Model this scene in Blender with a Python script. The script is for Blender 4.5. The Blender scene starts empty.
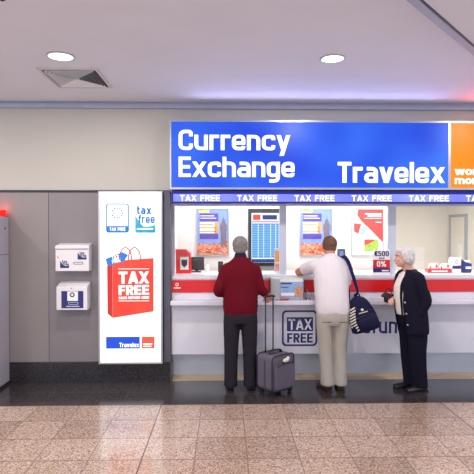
import bpy, math, random
from mathutils import Vector, Matrix
random.seed(7)
S = bpy.context.scene
COL = S.collection
PI = math.pi
R = math.radians

# ------------------------------------------------------------------ camera
CAM = Vector((0, 0, 1.75)); F = 506.0
YAW, PITCH = math.atan(12/F), math.atan(7/F)
cd = bpy.data.cameras.new('camera'); cam = bpy.data.objects.new('camera', cd); COL.objects.link(cam)
cam.location = CAM; cam.rotation_euler = (PI/2-PITCH, 0, -YAW)
cd.sensor_width = 36; cd.lens = F/474*36; cd.clip_start = .05
S.camera = cam
CM = Matrix.Rotation(-YAW, 3, 'Z') @ Matrix.Rotation(PI/2-PITCH, 3, 'X')
def at(px, py, Y):
    d = CM @ Vector(((px-237)/F, -(py-237)/F, -1))
    return CAM + d*(Y/d.y)
def X(px, Y): return at(px, 230, Y).x
def Z(py, Y, px=237): return at(px, py, Y).z

# ------------------------------------------------------------------ world, lights, exposure
w = bpy.data.worlds.new('hall_light'); S.world = w; w.use_nodes = True
bg = w.node_tree.nodes['Background']; bg.inputs[0].default_value = (.78, .82, .96, 1); bg.inputs[1].default_value = 1.5
S.view_settings.view_transform = 'Standard'; S.view_settings.look = 'None'
S.view_settings.exposure = 0; S.view_settings.gamma = 1; S.view_settings.use_curve_mapping = False
CEIL = 3.21; WY = 5.84
def light(kind, name, loc, e, col, size=.3, rot=(0,0,0), sy=None, spread=None):
    l = bpy.data.lights.new(name, kind); l.energy = e; l.color = col
    if kind == 'AREA':
        l.size = size
        if sy: l.shape = 'RECTANGLE'; l.size_y = sy
        else: l.shape = 'DISK'
        if spread: l.spread = spread
    else: l.shadow_soft_size = size
    o = bpy.data.objects.new(name, l); COL.objects.link(o); o.location = loc; o.rotation_euler = rot
    return o
# rows of ceiling downlights of the hall (the two in view get their fittings further down)
DL = [at(60.7, 59.7, 4.28).x, at(332.5, 61, 4.32).x]
DLY = 4.30
E_DL = 30
for k, x in enumerate([DL[0]-2.35, DL[0], DL[1], DL[1]+2.35]):
    light('AREA', 'downlight_lamp', (x, DLY, CEIL-.012), E_DL, (1, .93, .83), .2)
    light('AREA', 'downlight_lamp', (x, DLY-2.4, CEIL-.012), E_DL*1.5, (1, .93, .83), .2)
    light('AREA', 'downlight_lamp', (x, DLY-4.8, CEIL-.012), E_DL*1.5, (1, .93, .83), .2)
# booth ceiling luminaires
light('AREA', 'booth_lamp', (.9, 6.25, 2.37), 32, (1, .96, .93), .25, sy=.25).data.size = 2.6
light('AREA', 'booth_lamp', (3.0, 6.75, 2.37), 75, (1, .96, .90), 1.4, sy=.5)
# tubes on top of the sign housing washing the ceiling
light('AREA', 'sign_top_tube', (1.05, 5.63, 3.0), 6.0, (.60, .58, 1), 2.8, rot=(PI+1.25, 0, 0), sy=.06)
light('AREA', 'sign_top_tube', (3.05, 5.63, 3.0), 2.8, (1, .14, .18), .7, rot=(PI+1.1, 0, 0), sy=.06)

# ------------------------------------------------------------------ materials
def lin(c): return tuple(((v/255)/12.92 if v/255 <= .04045 else ((v/255+.055)/1.055)**2.4) for v in c)+(1,)
class NT:
    def __init__(s, name):
        s.m = bpy.data.materials.new(name); s.m.use_nodes = True; s.t = s.m.node_tree; s.b = s.t.nodes['Principled BSDF']
    def n(s, k, **kw):
        o = s.t.nodes.new(k)
        for a, v in kw.items(): setattr(o, a, v)
        return o
    def l(s, a, b): s.t.links.new(a, b)
    def coord(s, scale=(1,1,1), which='Object'):
        c = s.n('ShaderNodeTexCoord'); mp = s.n('ShaderNodeMapping'); mp.inputs['Scale'].default_value = scale
        s.l(c.outputs[which], mp.inputs[0]); return mp.outputs[0]
    def noise(s, v, sc, det=3, rough=.6):
        o = s.n('ShaderNodeTexNoise'); o.inputs['Scale'].default_value = sc; o.inputs['Detail'].default_value = det
        o.inputs['Roughness'].default_value = rough; s.l(v, o.inputs['Vector']); return o
    def ramp(s, f, stops, const=False):
        o = s.n('ShaderNodeValToRGB'); e = o.color_ramp.elements
        if const: o.color_ramp.interpolation = 'CONSTANT'
        while len(e) < len(stops): e.new(.5)
        for q, (p, c) in zip(e, stops): q.position = p; q.color = c
        s.l(f, o.inputs[0]); return o.outputs[0]
    def bump(s, f, st, dist=.01):
        o = s.n('ShaderNodeBump'); o.inputs['Strength'].default_value = st; o.inputs['Distance'].default_value = dist
        s.l(f, o.inputs['Height']); s.l(o.outputs[0], s.b.inputs['Normal'])
def mat(name, c, rough=.5, metal=0, var=.05, sc=8, bump=0, bsc=60, spec=.5, stretch=(1,1,1)):
    t = NT(name); v = t.coord(stretch); n = t.noise(v, sc)
    L = lin(c); a = tuple(min(1, q*(1-var)) for q in L[:3])+(1,); b = tuple(min(1, q*(1+var)) for q in L[:3])+(1,)
    t.l(t.ramp(n.outputs['Fac'], [(.3, a), (.7, b)]), t.b.inputs['Base Color'])
    t.b.inputs['Roughness'].default_value = rough; t.b.inputs['Metallic'].default_value = metal
    t.b.inputs['Specular IOR Level'].default_value = spec
    if bump: t.bump(t.noise(v, bsc, 4).outputs['Fac'], bump)
    return t.m
def emis(name, c, st=1.0, c2=None, rough=.3, sc=1.2):
    t = NT(name); v = t.coord()
    if c2:
        n = t.noise(v, sc, 1); o = t.ramp(n.outputs['Fac'], [(.3, lin(c)), (.7, lin(c2))])
        t.l(o, t.b.inputs['Emission Color'])
    else: t.b.inputs['Emission Color'].default_value = lin(c)
    t.b.inputs['Base Color'].default_value = tuple(q*.25 for q in lin(c)[:3])+(1,)
    t.b.inputs['Emission Strength'].default_value = st; t.b.inputs['Roughness'].default_value = rough
    t.b.inputs['Specular IOR Level'].default_value = .2
    return t.m
def cloth(name, c, rib=0, bump=.5, var=.12, rough=.9, fold=9, dist=.03):
    t = NT(name); v = t.coord((1, 1, .55)); n = t.noise(v, fold, 2, .5)
    L = lin(c)[:3]; f = t.noise(t.coord(), 220, 2)
    a = tuple(q*(1-var) for q in L)+(1,); b = tuple(min(1, q*(1+var)) for q in L)+(1,)
    t.l(t.ramp(f.outputs['Fac'], [(.35, a), (.65, b)]), t.b.inputs['Base Color'])
    t.b.inputs['Roughness'].default_value = rough; t.b.inputs['Specular IOR Level'].default_value = .15
    t.bump(n.outputs['Fac'], bump, dist)
    return t.m
def hairmat(name, c1, c2):
    t = NT(name); n = t.noise(t.coord((1, 1, .35)), 130, 3)
    t.l(t.ramp(n.outputs['Fac'], [(.35, lin(c1)), (.65, lin(c2))]), t.b.inputs['Base Color'])
    t.b.inputs['Roughness'].default_value = .75; t.bump(n.outputs['Fac'], .8, .006); return t.m

def floor_mat():
    t = NT('floor_terrazzo'); v = t.coord()
    T = .4033; Y0 = 5.055; X0 = X(242, 5.055)
    sep = t.n('ShaderNodeSeparateXYZ'); t.l(v, sep.inputs[0])
    def m(op, a, b=None, c=None):
        o = t.n('ShaderNodeMath', operation=op)
        for i, q in enumerate((a, b, c)):
            if q is None: continue
            if isinstance(q, (int, float)): o.inputs[i].default_value = q
            else: t.l(q, o.inputs[i])
        return o.outputs[0]
    u = m('DIVIDE', m('SUBTRACT', sep.outputs[0], X0), T); q = m('DIVIDE', m('SUBTRACT', sep.outputs[1], Y0), T)
    def line(f, wd):
        fr = m('FRACT', f); d = m('MINIMUM', fr, m('SUBTRACT', 1.0, fr)); return m('LESS_THAN', d, wd)
    ln = m('MAXIMUM', line(u, .011), line(q, .017))
    joint = line(m('DIVIDE', m('ADD', u, 2.0), 7.0), .0022)          # wider expansion joints every seventh tile
    cx = t.n('ShaderNodeCombineXYZ'); t.l(m('FLOOR', u), cx.inputs[0]); t.l(m('FLOOR', q), cx.inputs[1])
    wn = t.n('ShaderNodeTexWhiteNoise'); t.l(cx.outputs[0], wn.inputs['Vector'])
    vo = t.n('ShaderNodeTexVoronoi'); vo.inputs['Scale'].default_value = 120; t.l(v, vo.inputs['Vector'])
    cs = t.n('ShaderNodeSeparateColor'); t.l(vo.outputs['Color'], cs.inputs[0])
    beige = t.ramp(cs.outputs[0], [(0, lin((104, 78, 66))), (.2, lin((158, 132, 116))), (.5, lin((184, 160, 145))), (.75, lin((196, 174, 160))), (1, lin((214, 196, 184)))])
    black = t.ramp(cs.outputs[1], [(0, lin((42, 38, 41))), (.7, lin((62, 56, 60))), (1, lin((96, 88, 92)))])
    isb = m('MULTIPLY', m('GREATER_THAN', q, 0.0), m('LESS_THAN', sep.outputs[1], 5.86))
    def mix(f, a, b, mode='MIX'):
        o = t.n('ShaderNodeMix', data_type='RGBA', blend_type=mode)
        if isinstance(f, (int, float)): o.inputs[0].default_value = f
        else: t.l(f, o.inputs[0])
        for i, z in ((6, a), (7, b)):
            if isinstance(z, tuple): o.inputs[i].default_value = z
            else: t.l(z, o.inputs[i])
        return o.outputs[2]
    tone = t.ramp(wn.outputs['Value'], [(0, (.76, .73, .70, 1)), (.35, (.92, .90, .88, 1)), (1, (1, 1, 1, 1))])
    c = mix(isb, beige, black); c = mix(1.0, c, tone, 'MULTIPLY')
    groutc = mix(isb, lin((120, 98, 90)), lin((88, 82, 82)))
    c = mix(m('MULTIPLY', ln, .75), c, groutc); c = mix(m('MULTIPLY', joint, .9), c, lin((74, 60, 58)))
    t.l(c, t.b.inputs['Base Color'])
    n = t.noise(v, 3, 3); t.l(t.ramp(n.outputs['Fac'], [(.3, (.14, .14, .14, 1)), (.7, (.22, .22, .22, 1))]), t.b.inputs['Roughness'])
    t.b.inputs['Specular IOR Level'].default_value = .8
    return t.m
def granite(name, c):
    t = NT(name); vo = t.n('ShaderNodeTexVoronoi'); vo.inputs['Scale'].default_value = 140; t.l(t.coord(), vo.inputs['Vector'])
    cs = t.n('ShaderNodeSeparateColor'); t.l(vo.outputs['Color'], cs.inputs[0]); L = lin(c)[:3]
    t.l(t.ramp(cs.outputs[0], [(0, tuple(q*.6 for q in L)+(1,)), (.7, tuple(L)+(1,)), (1, tuple(min(1, q*2.6) for q in L)+(1,))]), t.b.inputs['Base Color'])
    t.b.inputs['Roughness'].default_value = .22; return t.m
def glassmat():
    t = NT('clear_glass'); nt = t.t; nt.nodes.remove(t.b); out = [n for n in nt.nodes if n.type == 'OUTPUT_MATERIAL'][0]
    tr = t.n('ShaderNodeBsdfTransparent'); gl = t.n('ShaderNodeBsdfGlossy'); gl.inputs['Roughness'].default_value = .02
    tr.inputs[0].default_value = (.97, .985, .98, 1); mx = t.n('ShaderNodeMixShader'); fr = t.n('ShaderNodeFresnel'); fr.inputs[0].default_value = 1.3
    t.l(fr.outputs[0], mx.inputs[0]); t.l(tr.outputs[0], mx.inputs[1]); t.l(gl.outputs[0], mx.inputs[2]); t.l(mx.outputs[0], out.inputs[0]); return t.m
def crowd_mat():
    t = NT('crowd_print'); vo = t.n('ShaderNodeTexVoronoi'); vo.inputs['Scale'].default_value = 48; t.l(t.coord((1, 1, 1.2)), vo.inputs['Vector'])
    cs = t.n('ShaderNodeSeparateColor'); t.l(vo.outputs['Color'], cs.inputs[0])
    t.l(t.ramp(cs.outputs[0], [(0, lin((120, 60, 50))), (.3, lin((212, 92, 48))), (.6, lin((232, 132, 84))), (.85, lin((236, 178, 140))), (1, lin((120, 130, 160)))]), t.b.inputs['Base Color'])
    t.b.inputs['Roughness'].default_value = .4; return t.m
def rates_mat():
    t = NT('rates_table_print'); v = t.coord(); sep = t.n('ShaderNodeSeparateXYZ'); t.l(v, sep.inputs[0])
    wv = t.n('ShaderNodeMath', operation='FRACT'); ml = t.n('ShaderNodeMath', operation='MULTIPLY'); ml.inputs[1].default_value = 33
    t.l(sep.outputs[2], ml.inputs[0]); t.l(ml.outputs[0], wv.inputs[0])
    o = t.ramp(wv.outputs[0], [(0, lin((64, 148, 232))), (.5, lin((120, 196, 246)))], True)
    t.l(o, t.b.inputs['Emission Color']); t.b.inputs['Emission Strength'].default_value = .95; t.b.inputs['Base Color'].default_value = (.02, .02, .03, 1)
    t.b.inputs['Roughness'].default_value = .2; return t.m
def strip_mat():
    t = NT('strip_backlit_blue'); v = t.coord(); n = t.noise(v, 1.6, 1)
    sep = t.n('ShaderNodeSeparateXYZ'); t.l(v, sep.inputs[0])
    o = t.ramp(n.outputs['Fac'], [(.3, lin((92, 104, 214))), (.7, lin((150, 164, 240)))])
    t.l(o, t.b.inputs['Emission Color']); t.b.inputs['Emission Strength'].default_value = 1.0; t.b.inputs['Base Color'].default_value = lin((60, 60, 140)); return t.m

M = dict(
 floor=floor_mat(), ceil=mat('ceiling_paint', (224, 226, 236), .8, var=.02, sc=2),
 wallc=mat('cream_wall_paint', (188, 185, 178), .55, var=.02, sc=1.5), wallg=mat('warm_grey_laminate', (142, 135, 136), .35, var=.03, sc=2),
 wallg2=mat('cool_grey_laminate', (133, 127, 132), .35, var=.03, sc=2), gran=granite('black_granite', (44, 41, 46)),
 alu=mat('brushed_aluminium', (178, 182, 196), .32, .8, sc=3, stretch=(1, 1, 30)), dark=mat('dark_navy_trim', (34, 34, 58), .4),
 steel=mat('stainless_kick_plate', (206, 212, 222), .38, .45, var=.08, sc=2), column=mat('slate_grey_metal', (92, 92, 108), .4, .3),
 corn=mat('blue_grey_cornice', (168, 174, 196), .5), white=mat('white_laminate', (224, 224, 236), .25, var=.02),
 red=mat('red_laminate', (214, 30, 36), .3, var=.03), lred=mat('red_plastic', (222, 38, 36), .35), navy=mat('navy_vinyl', (34, 42, 112), .4),
 boothw=mat('booth_wall_paint', (232, 226, 222), .6, var=.01), boothc=mat('booth_cream_paint', (232, 229, 222), .6, var=.02),
 mull=mat('pale_blue_grey_mullion', (196, 202, 220), .4, var=.02), beige=mat('beige_marble', (190, 172, 152), .3),
 paper=mat('white_paper', (240, 240, 242), .6, var=.01), black=mat('black_plastic', (24, 24, 28), .4), dgrey=mat('dark_grey_plastic', (58, 56, 60), .45),
 signb=emis('backlit_blue', (26, 62, 206), 1.0, (62, 120, 240)), signo=emis('backlit_orange', (250, 112, 10), 1.0, (255, 142, 24)),  # blue face: uneven backlight glow painted into its emission as two blended blues
 glow=emis('backlit_white_letter', (255, 255, 255), 1.25), strip=strip_mat(), stripe=emis('backlit_deep_blue', (34, 38, 150), .8),
 lbw=emis('lightbox_white', (252, 252, 255), 1.45), lbr=emis('lightbox_red', (232, 62, 52), 1.0, (240, 88, 72), sc=4), lbr2=emis('lightbox_dark_red', (206, 52, 50), 1.0),
 lbb=emis('lightbox_blue', (44, 82, 210), 1.0), lbs=emis('lightbox_sky_blue', (54, 124, 214), 1.0), lbt=emis('lightbox_teal', (40, 156, 206), 1.0, (90, 190, 206), sc=9),
 lbo=emis('lightbox_coral', (236, 92, 70), 1.0), rates=rates_mat(), ratesw=emis('screen_white', (236, 242, 250), .95), ratesr=emis('screen_red', (226, 60, 52), .95),
 ratesn=emis('screen_navy', (28, 50, 120), .9), lamp=emis('downlight_lens', (255, 250, 240), 2.6), beacon=emis('red_beacon', (255, 20, 14), 2.2),
 tube=emis('booth_luminaire', (255, 252, 246), 2.0),
 cab=mat('grey_cabinet_enamel', (168, 164, 176), .4, var=.02), box=mat('white_enamel_box', (226, 224, 230), .35, var=.02),
 sky=mat('poster_sky_print', (122, 150, 214), .4, sc=5), purple=mat('poster_purple', (84, 60, 156), .4), orng=mat('poster_orange', (240, 156, 80), .4), yel=mat('poster_yellow', (240, 218, 110), .4),
 tower=mat('poster_tower', (112, 96, 112), .5, var=.3, sc=60), crowd=crowd_mat(), pred=mat('poster_red', (224, 62, 56), .4), green=mat('poster_green', (150, 186, 62), .4, var=.4, sc=60),
 pblue=mat('leaflet_blue', (146, 178, 226), .4, var=.15, sc=14), silver=mat('silver_frame', (196, 196, 200), .3, .7), glass=glassmat(),
 skin=mat('skin_ruddy', (204, 142, 116), .55, var=.08, sc=14, bump=.2, bsc=90), skinb=mat('skin_tanned', (190, 124, 96), .55, var=.08, sc=14), skinw=mat('skin_pale', (214, 164, 146), .55, var=.08, sc=16),
 sweat=cloth('burgundy_knit', (96, 10, 28)), trou=cloth('charcoal_wool', (40, 37, 46), fold=7), tee=cloth('white_cotton', (216, 210, 216), var=.03, fold=6, bump=.8, dist=.035), chino=cloth('stone_chino', (170, 164, 156), var=.06, fold=7, bump=.6),
 jack=cloth('navy_black_wool', (24, 22, 40)), blouse=cloth('ivory_blouse', (226, 218, 212), var=.04), ntrou=cloth('black_navy_trousers', (20, 20, 36), fold=6), leather=mat('brown_leather', (70, 40, 32), .4), bleather=mat('black_leather', (28, 24, 26), .35),
 collar=cloth('navy_collar', (34, 32, 58)), hgrey=hairmat('grey_hair', (86, 80, 80), (150, 144, 142)), hbrown=hairmat('brown_hair', (72, 48, 38), (120, 84, 64)), hwhite=hairmat('white_hair', (176, 170, 174), (232, 228, 230)),
 eyew=mat('eye_white', (230, 226, 222), .2), eyed=mat('eye_dark', (40, 30, 26), .2), lip=mat('lips', (170, 92, 86), .5),
 case=cloth('taupe_suitcase_fabric', (98, 91, 106), var=.1, bump=.2), pack=cloth('navy_backpack_nylon', (22, 25, 56), rough=.7, bump=.6), strap=cloth('navy_webbing', (26, 30, 74), rough=.8, bump=.1),
 stripew=mat('cream_stripe', (220, 214, 204), .7), chrome=mat('chrome', (200, 200, 206), .18, 1), maroon=mat('maroon_leather', (50, 18, 34), .45), rubber=mat('black_rubber', (22, 22, 24), .7),
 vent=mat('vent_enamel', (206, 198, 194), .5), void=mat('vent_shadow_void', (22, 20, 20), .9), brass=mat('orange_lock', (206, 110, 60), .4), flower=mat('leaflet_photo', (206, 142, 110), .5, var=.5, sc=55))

# ------------------------------------------------------------------ builders
OFF = {}
LEAN = [0]
class MB:
    def __init__(s): s.v = []; s.f = []; s.mi = []
    def poly(s, pts, mi=0):
        n = len(s.v); s.v += [tuple(p) for p in pts]; s.f.append(tuple(range(n, n+len(pts)))); s.mi.append(mi); return s
    def mesh(s, vs, fs, mi=0):
        n = len(s.v); s.v += [tuple(p) for p in vs]; s.f += [tuple(n+i for i in f) for f in fs]; s.mi += [mi]*len(fs); return s
    def box(s, x0, x1, y0, y1, z0, z1, mi=0):
        v = [(x, y, z) for z in (z0, z1) for y in (y0, y1) for x in (x0, x1)]
        return s.mesh(v, [(0,2,3,1), (4,5,7,6), (0,1,5,4), (2,6,7,3), (0,4,6,2), (1,3,7,5)], mi)
    def prism(s, pts, y0, y1, mi=0):
        # outline in X,Z (counter-clockwise seen from -Y) extruded along Y
        n = len(pts); v = [(x, y0, z) for x, z in pts]+[(x, y1, z) for x, z in pts]
        return s.mesh(v, [tuple(range(n)), tuple(range(2*n-1, n-1, -1))]+[(i, i+n, (i+1) % n+n, (i+1) % n) for i in range(n)], mi)
    def cyl(s, c, r, h, ax='z', n=24, r2=None, mi=0):
        r2 = r if r2 is None else r2; v = []
        for k, rr in ((0, r), (1, r2)):
            for i in range(n):
                a = 2*PI*i/n; p = (rr*math.cos(a), rr*math.sin(a), k*h)
                if ax == 'y': p = (p[0], p[2], p[1])
                if ax == 'x': p = (p[2], p[0], p[1])
                v.append((c[0]+p[0], c[1]+p[1], c[2]+p[2]))
        return s.mesh(v, [tuple(range(n-1, -1, -1)), tuple(range(n, 2*n))]+[(i, (i+1) % n, (i+1) % n+n, i+n) for i in range(n)], mi)
    def tube(s, pts, rad, side=(1, 0, 0), n=16, sub=4, ex=2.0, mi=0, smooth=True):
        P = [Vector(p) for p in pts]; Q = [(r, r) if isinstance(r, (int, float)) else r for r in (rad if isinstance(rad, list) else [rad]*len(P))]
        if smooth and len(P) > 2:
            NP, NQ = [], []
            for i in range(len(P)-1):
                a, b, c, d = P[max(i-1, 0)], P[i], P[i+1], P[min(i+2, len(P)-1)]
                qa, qb, qc, qd = Q[max(i-1, 0)], Q[i], Q[i+1], Q[min(i+2, len(P)-1)]
                for k in range(sub):
                    t = k/sub; w = lambda A, B, C, D: .5*(2*B+(C-A)*t+(2*A-5*B+4*C-D)*t*t+(3*B-A-3*C+D)*t**3)
                    NP.append(w(a, b, c, d)); NQ.append((max(.001, w(qa[0], qb[0], qc[0], qd[0])), max(.001, w(qa[1], qb[1], qc[1], qd[1]))))
            P = NP+[P[-1]]; Q = NQ+[Q[-1]]
        v = []; m = len(P); sd0 = Vector(side)
        for i, p in enumerate(P):
            t = (P[min(i+1, m-1)]-P[max(i-1, 0)]).normalized(); sd = sd0-t*sd0.dot(t)
            if sd.length < 1e-3: sd = Vector((0, 1, 0))-t*t.y
            sd.normalize(); u = t.cross(sd)
            for k in range(n):
                a = 2*PI*k/n; ca, sa = math.cos(a), math.sin(a)
                ca = math.copysign(abs(ca)**(2/ex), ca); sa = math.copysign(abs(sa)**(2/ex), sa)
                v.append(p+sd*Q[i][0]*ca+u*Q[i][1]*sa)
        f = [tuple(range(n-1, -1, -1)), tuple(range((m-1)*n, m*n))]
        for i in range(m-1):
            for k in range(n): f.append((i*n+k, i*n+(k+1) % n, (i+1)*n+(k+1) % n, (i+1)*n+k))
        return s.mesh(v, f, mi)
    def ell(s, c, r, n=20, m=12, rot=None, ex=2.0, mi=0):
        v = []; f = []
        for j in range(1, m):
            th = PI*j/m
            for i in range(n):
                a = 2*PI*i/n; p = Vector((math.sin(th)*math.cos(a)*r[0], math.sin(th)*math.sin(a)*r[1], math.cos(th)*r[2]))
                if rot: p = rot @ p
                v.append(p+Vector(c))
        t = Vector((0, 0, r[2])); b = Vector((0, 0, -r[2]))
        if rot: t = rot @ t; b = rot @ b
        v += [t+Vector(c), b+Vector(c)]; T = len(v)-2
        for i in range(n):
            f.append((T, i, (i+1) % n)); f.append((T+1, (m-2)*n+(i+1) % n, (m-2)*n+i))
            for j in range(m-2): f.append((j*n+i, (j+1)*n+i, (j+1)*n+(i+1) % n, j*n+(i+1) % n))
        return s.mesh(v, f, mi)
    def build(s, name, m, parent=None, bevel=0, smooth=False, remesh=0, sm=0, subd=0, local=False):
        me = bpy.data.meshes.new(name)
        if LEAN[0] and local: s.v = [(x, y+LEAN[0]*max(0, min(1, (z-.55)/.6)), z) for x, y, z in s.v]
        off = Vector((0, 0, 0)) if (local or parent is None) else OFF.get(parent.name, Vector((0, 0, 0)))
        me.from_pydata([tuple(Vector(v)-off) for v in s.v], [], s.f)
        for q in (m if isinstance(m, (list, tuple)) else [m]): me.materials.append(M[q])
        for p, i in zip(me.polygons, s.mi): p.material_index = i
        me.validate(); me.update()
        if smooth or remesh:
            for p in me.polygons: p.use_smooth = True
        o = bpy.data.objects.new(name, me); COL.objects.link(o)
        if parent: o.parent = parent; OFF[o.name] = off
        if remesh:
            k = o.modifiers.new('remesh', 'REMESH'); k.mode = 'VOXEL'; k.voxel_size = remesh; k.use_smooth_shade = True
        if sm: k = o.modifiers.new('smooth', 'SMOOTH'); k.factor = .5; k.iterations = sm
        if bevel: k = o.modifiers.new('bevel', 'BEVEL'); k.width = bevel; k.segments = 2; k.limit_method = 'ANGLE'
        if subd: k = o.modifiers.new('subd', 'SUBSURF'); k.levels = k.render_levels = subd
        return o
def tag(o, label=None, cat=None, group=None, kind=None):
    for k, v in (('label', label), ('category', cat), ('group', group), ('kind', kind)):
        if v: o[k] = v
    return o
def thing(name, loc, label, cat, group=None, rz=0):
    o = bpy.data.objects.new(name, None); COL.objects.link(o); o.location = loc; o.rotation_euler = (0, 0, rz); o.empty_display_size = .05
    OFF[o.name] = Vector(loc); return tag(o, label, cat, group)
def struct(name, mb, m, **k): return tag(mb.build(name, m, **k), kind='structure')

# ---- lettering made of rounded strokes (cap height 1)
def fillet(pts, r, closed=False, seg=5):
    out = []; n = len(pts)
    for i, p in enumerate(pts):
        if not closed and i in (0, n-1): out.append(Vector(p)); continue
        a, b, c = Vector(pts[i-1]), Vector(p), Vector(pts[(i+1) % n])
        d1, d2 = a-b, c-b; rr = min(r, d1.length*.49, d2.length*.49)
        p1, p2 = b+d1.normalized()*rr, b+d2.normalized()*rr
        for k in range(seg+1):
            t = k/seg; out.append(p1*(1-t)**2+b*2*t*(1-t)+p2*t*t)
    return out
def stroke(pts, s, closed=False):
    q = []; n = len(pts); L = []; Rr = []
    for i, p in enumerate(pts):
        a = pts[i-1] if (i or closed) else None; b = pts[(i+1) % n] if (i < n-1 or closed) else None
        d1 = (p-a).normalized() if a is not None else None; d2 = (b-p).normalized() if b is not None else None
        d1 = d1 or d2; d2 = d2 or d1; t = (d1+d2).normalized(); nn = Vector((-t.y, t.x)); k = s/2/max(.5, nn.dot(Vector((-d1.y, d1.x))))
        L.append(p+nn*k); Rr.append(p-nn*k)
    m = n if closed else n-1
    return [[L[i], Rr[i], Rr[(i+1) % n], L[(i+1) % n]] for i in range(m)]
XH, DS = .76, -.27
def glyph(ch, s, W):
    h = s/2; b, t, x, d = h, 1-h, XH-h, DS+h; r = .26
    W = W*{'i': .0, 'l': .0, 'm': 1.55, 'w': 1.5, 'r': .72, 'f': .62, 't': .62, 'E': .92, 'F': .88, 'T': 1.0, 'I': 0, '%': 1.6, 'x': 1.05, 'v': 1.0, 'y': 1.0, ' ': .5, 'j': .3, 'C': 1.06, 'X': 1.1, 'A': 1.12, 'M': 1.3, 'W': 1.5, '1': .4}.get(ch, 1)
    a, e = h, max(h, W-h); P = []; C = []; D = []; dw = s*1.12   # P open polylines, C closed ones, D slanted bars
    L = lambda *p: P.append(fillet([Vector(q) for q in p], r)); K = lambda *p: C.append(fillet([Vector(q) for q in p], r, True))
    B = lambda x0, y0, x1, y1: D.append((x0, y0, x1, y1)); my = .5
    if ch == 'C': L((e, t-.24), (e, t), (a, t), (a, b), (e, b), (e, b+.24))
    elif ch == 'E': L((a, 0), (a, 1)); L((a, t), (W, t)); L((a, my), (W*.94, my)); L((a, b), (W, b))
    elif ch == 'F': L((a, 0), (a, 1)); L((a, t), (W, t)); L((a, my), (W*.92, my))
    elif ch == 'T': L((W/2, 0), (W/2, 1)); L((0, t), (W, t))
    elif ch == 'H': L((a, 0), (a, 1)); L((e, 0), (e, 1)); L((a, my), (e, my))
    elif ch == 'N': L((a, 0), (a, 1)); L((e, 0), (e, 1)); B(a, 1, e, 0)
    elif ch == 'D': K((a, b), (e, b), (e, t), (a, t)); L((a, 0), (a, 1))
    elif ch == 'U': L((a, 1), (a, b), (e, b), (e, 1))
    elif ch == 'S': L((e, t-.16), (e, t), (a, t), (a, my), (e, my), (e, b), (a, b), (a, b+.16))
    elif ch == '5': L((e, t), (a, t), (a, my+.06), (e, my+.06), (e, b), (a, b), (a, b+.14))
    elif ch in '0O': K((a, b), (e, b), (e, t), (a, t))
    elif ch == 'R': L((a, 0), (a, 1)); L((a, t), (e, t), (e, my-.02), (a, my-.02)); B(W*.5, my, W-h*.9, 0)
    elif ch == 'A': B(W/2, 1, h, 0); B(W/2, 1, W-h, 0); L((W*.2, .26), (W*.8, .26))
    elif ch == 'X': B(h, 1, W-h, 0); B(W-h, 1, h, 0)
    elif ch == '€': L((e, t-.2), (e, t), (a+.08, t), (a+.08, b), (e, b), (e, b+.2)); L((0, .6), (W*.75, .6)); L((0, .4), (W*.75, .4))
    elif ch == '%': K((a, .6), (W*.38, .6), (W*.38, t), (a, t)); K((W*.62, b), (e, b), (e, .4), (W*.62, .4)); B(W*.75, 1, W*.25, 0)
    elif ch == 'u': L((a, XH), (a, b), (e, b)); L((e, 0), (e, XH))
    elif ch == 'n': L((a, 0), (a, XH)); L((a, x), (e, x), (e, 0))
    elif ch == 'm': L((a, 0), (a, XH)); L((a, x), (e, x), (e, 0)); L((W/2, 0), (W/2, x))
    elif ch == 'r': L((a, 0), (a, XH)); L((a, x), (W, x))
    elif ch == 'h': L((a, 0), (a, 1)); L((a, x), (e, x), (e, 0))
    elif ch == 'c': L((e, x-.17), (e, x), (a, x), (a, b), (e, b), (e, b+.17))
    elif ch == 'e': L((W, XH*.47), (a, XH*.47)); L((e, XH*.47), (e, x), (a, x), (a, b), (e*.98, b), (e, b+.13))
    elif ch == 'a': L((a+.02, x), (e, x), (e, 0)); K((a, b), (e, b), (e, XH*.53), (a, XH*.53))
    elif ch == 'g': K((a, b), (e, b), (e, x), (a, x)); L((e, XH), (e, d), (a+.03, d))
    elif ch == 'o': K((a, b), (e, b), (e, x), (a, x))
    elif ch == 'd': K((a, b), (e, b), (e, x), (a, x)); L((e, 0), (e, 1))
    elif ch == 'l': L((a, 0), (a, 1))
    elif ch == 'i': L((a, 0), (a, XH)); L((a, .87), (a, 1.0))
    elif ch == 'f': L((W*.38, 0), (W*.38, t), (W, t)); L((0, x), (W*.95, x))
    elif ch == 't': L((W*.34, .98), (W*.34, b), (W, b)); L((0, x), (W*.95, x))
    elif ch == 'x': B(h, XH, W-h, 0); B(W-h, XH, h, 0)
    elif ch == 'v': B(h, XH, W/2, 0); B(W-h, XH, W/2, 0)
    elif ch == 'w': B(h, XH, W*.28, 0); B(W/2, XH, W*.28, 0); B(W/2, XH, W*.72, 0); B(W-h, XH, W*.72, 0)
    elif ch == 'y': B(h, XH, W/2, 0); B(W-h, XH, W*.36, DS)
    polys = []
    for p in P: polys += stroke(p, s)
    for p in C: polys += stroke(p, s, True)
    for x0, y0, x1, y1 in D: polys.append([Vector((x0-dw/2, y0)), Vector((x0+dw/2, y0)), Vector((x1+dw/2, y1)), Vector((x1-dw/2, y1))])
    return polys, W
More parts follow.
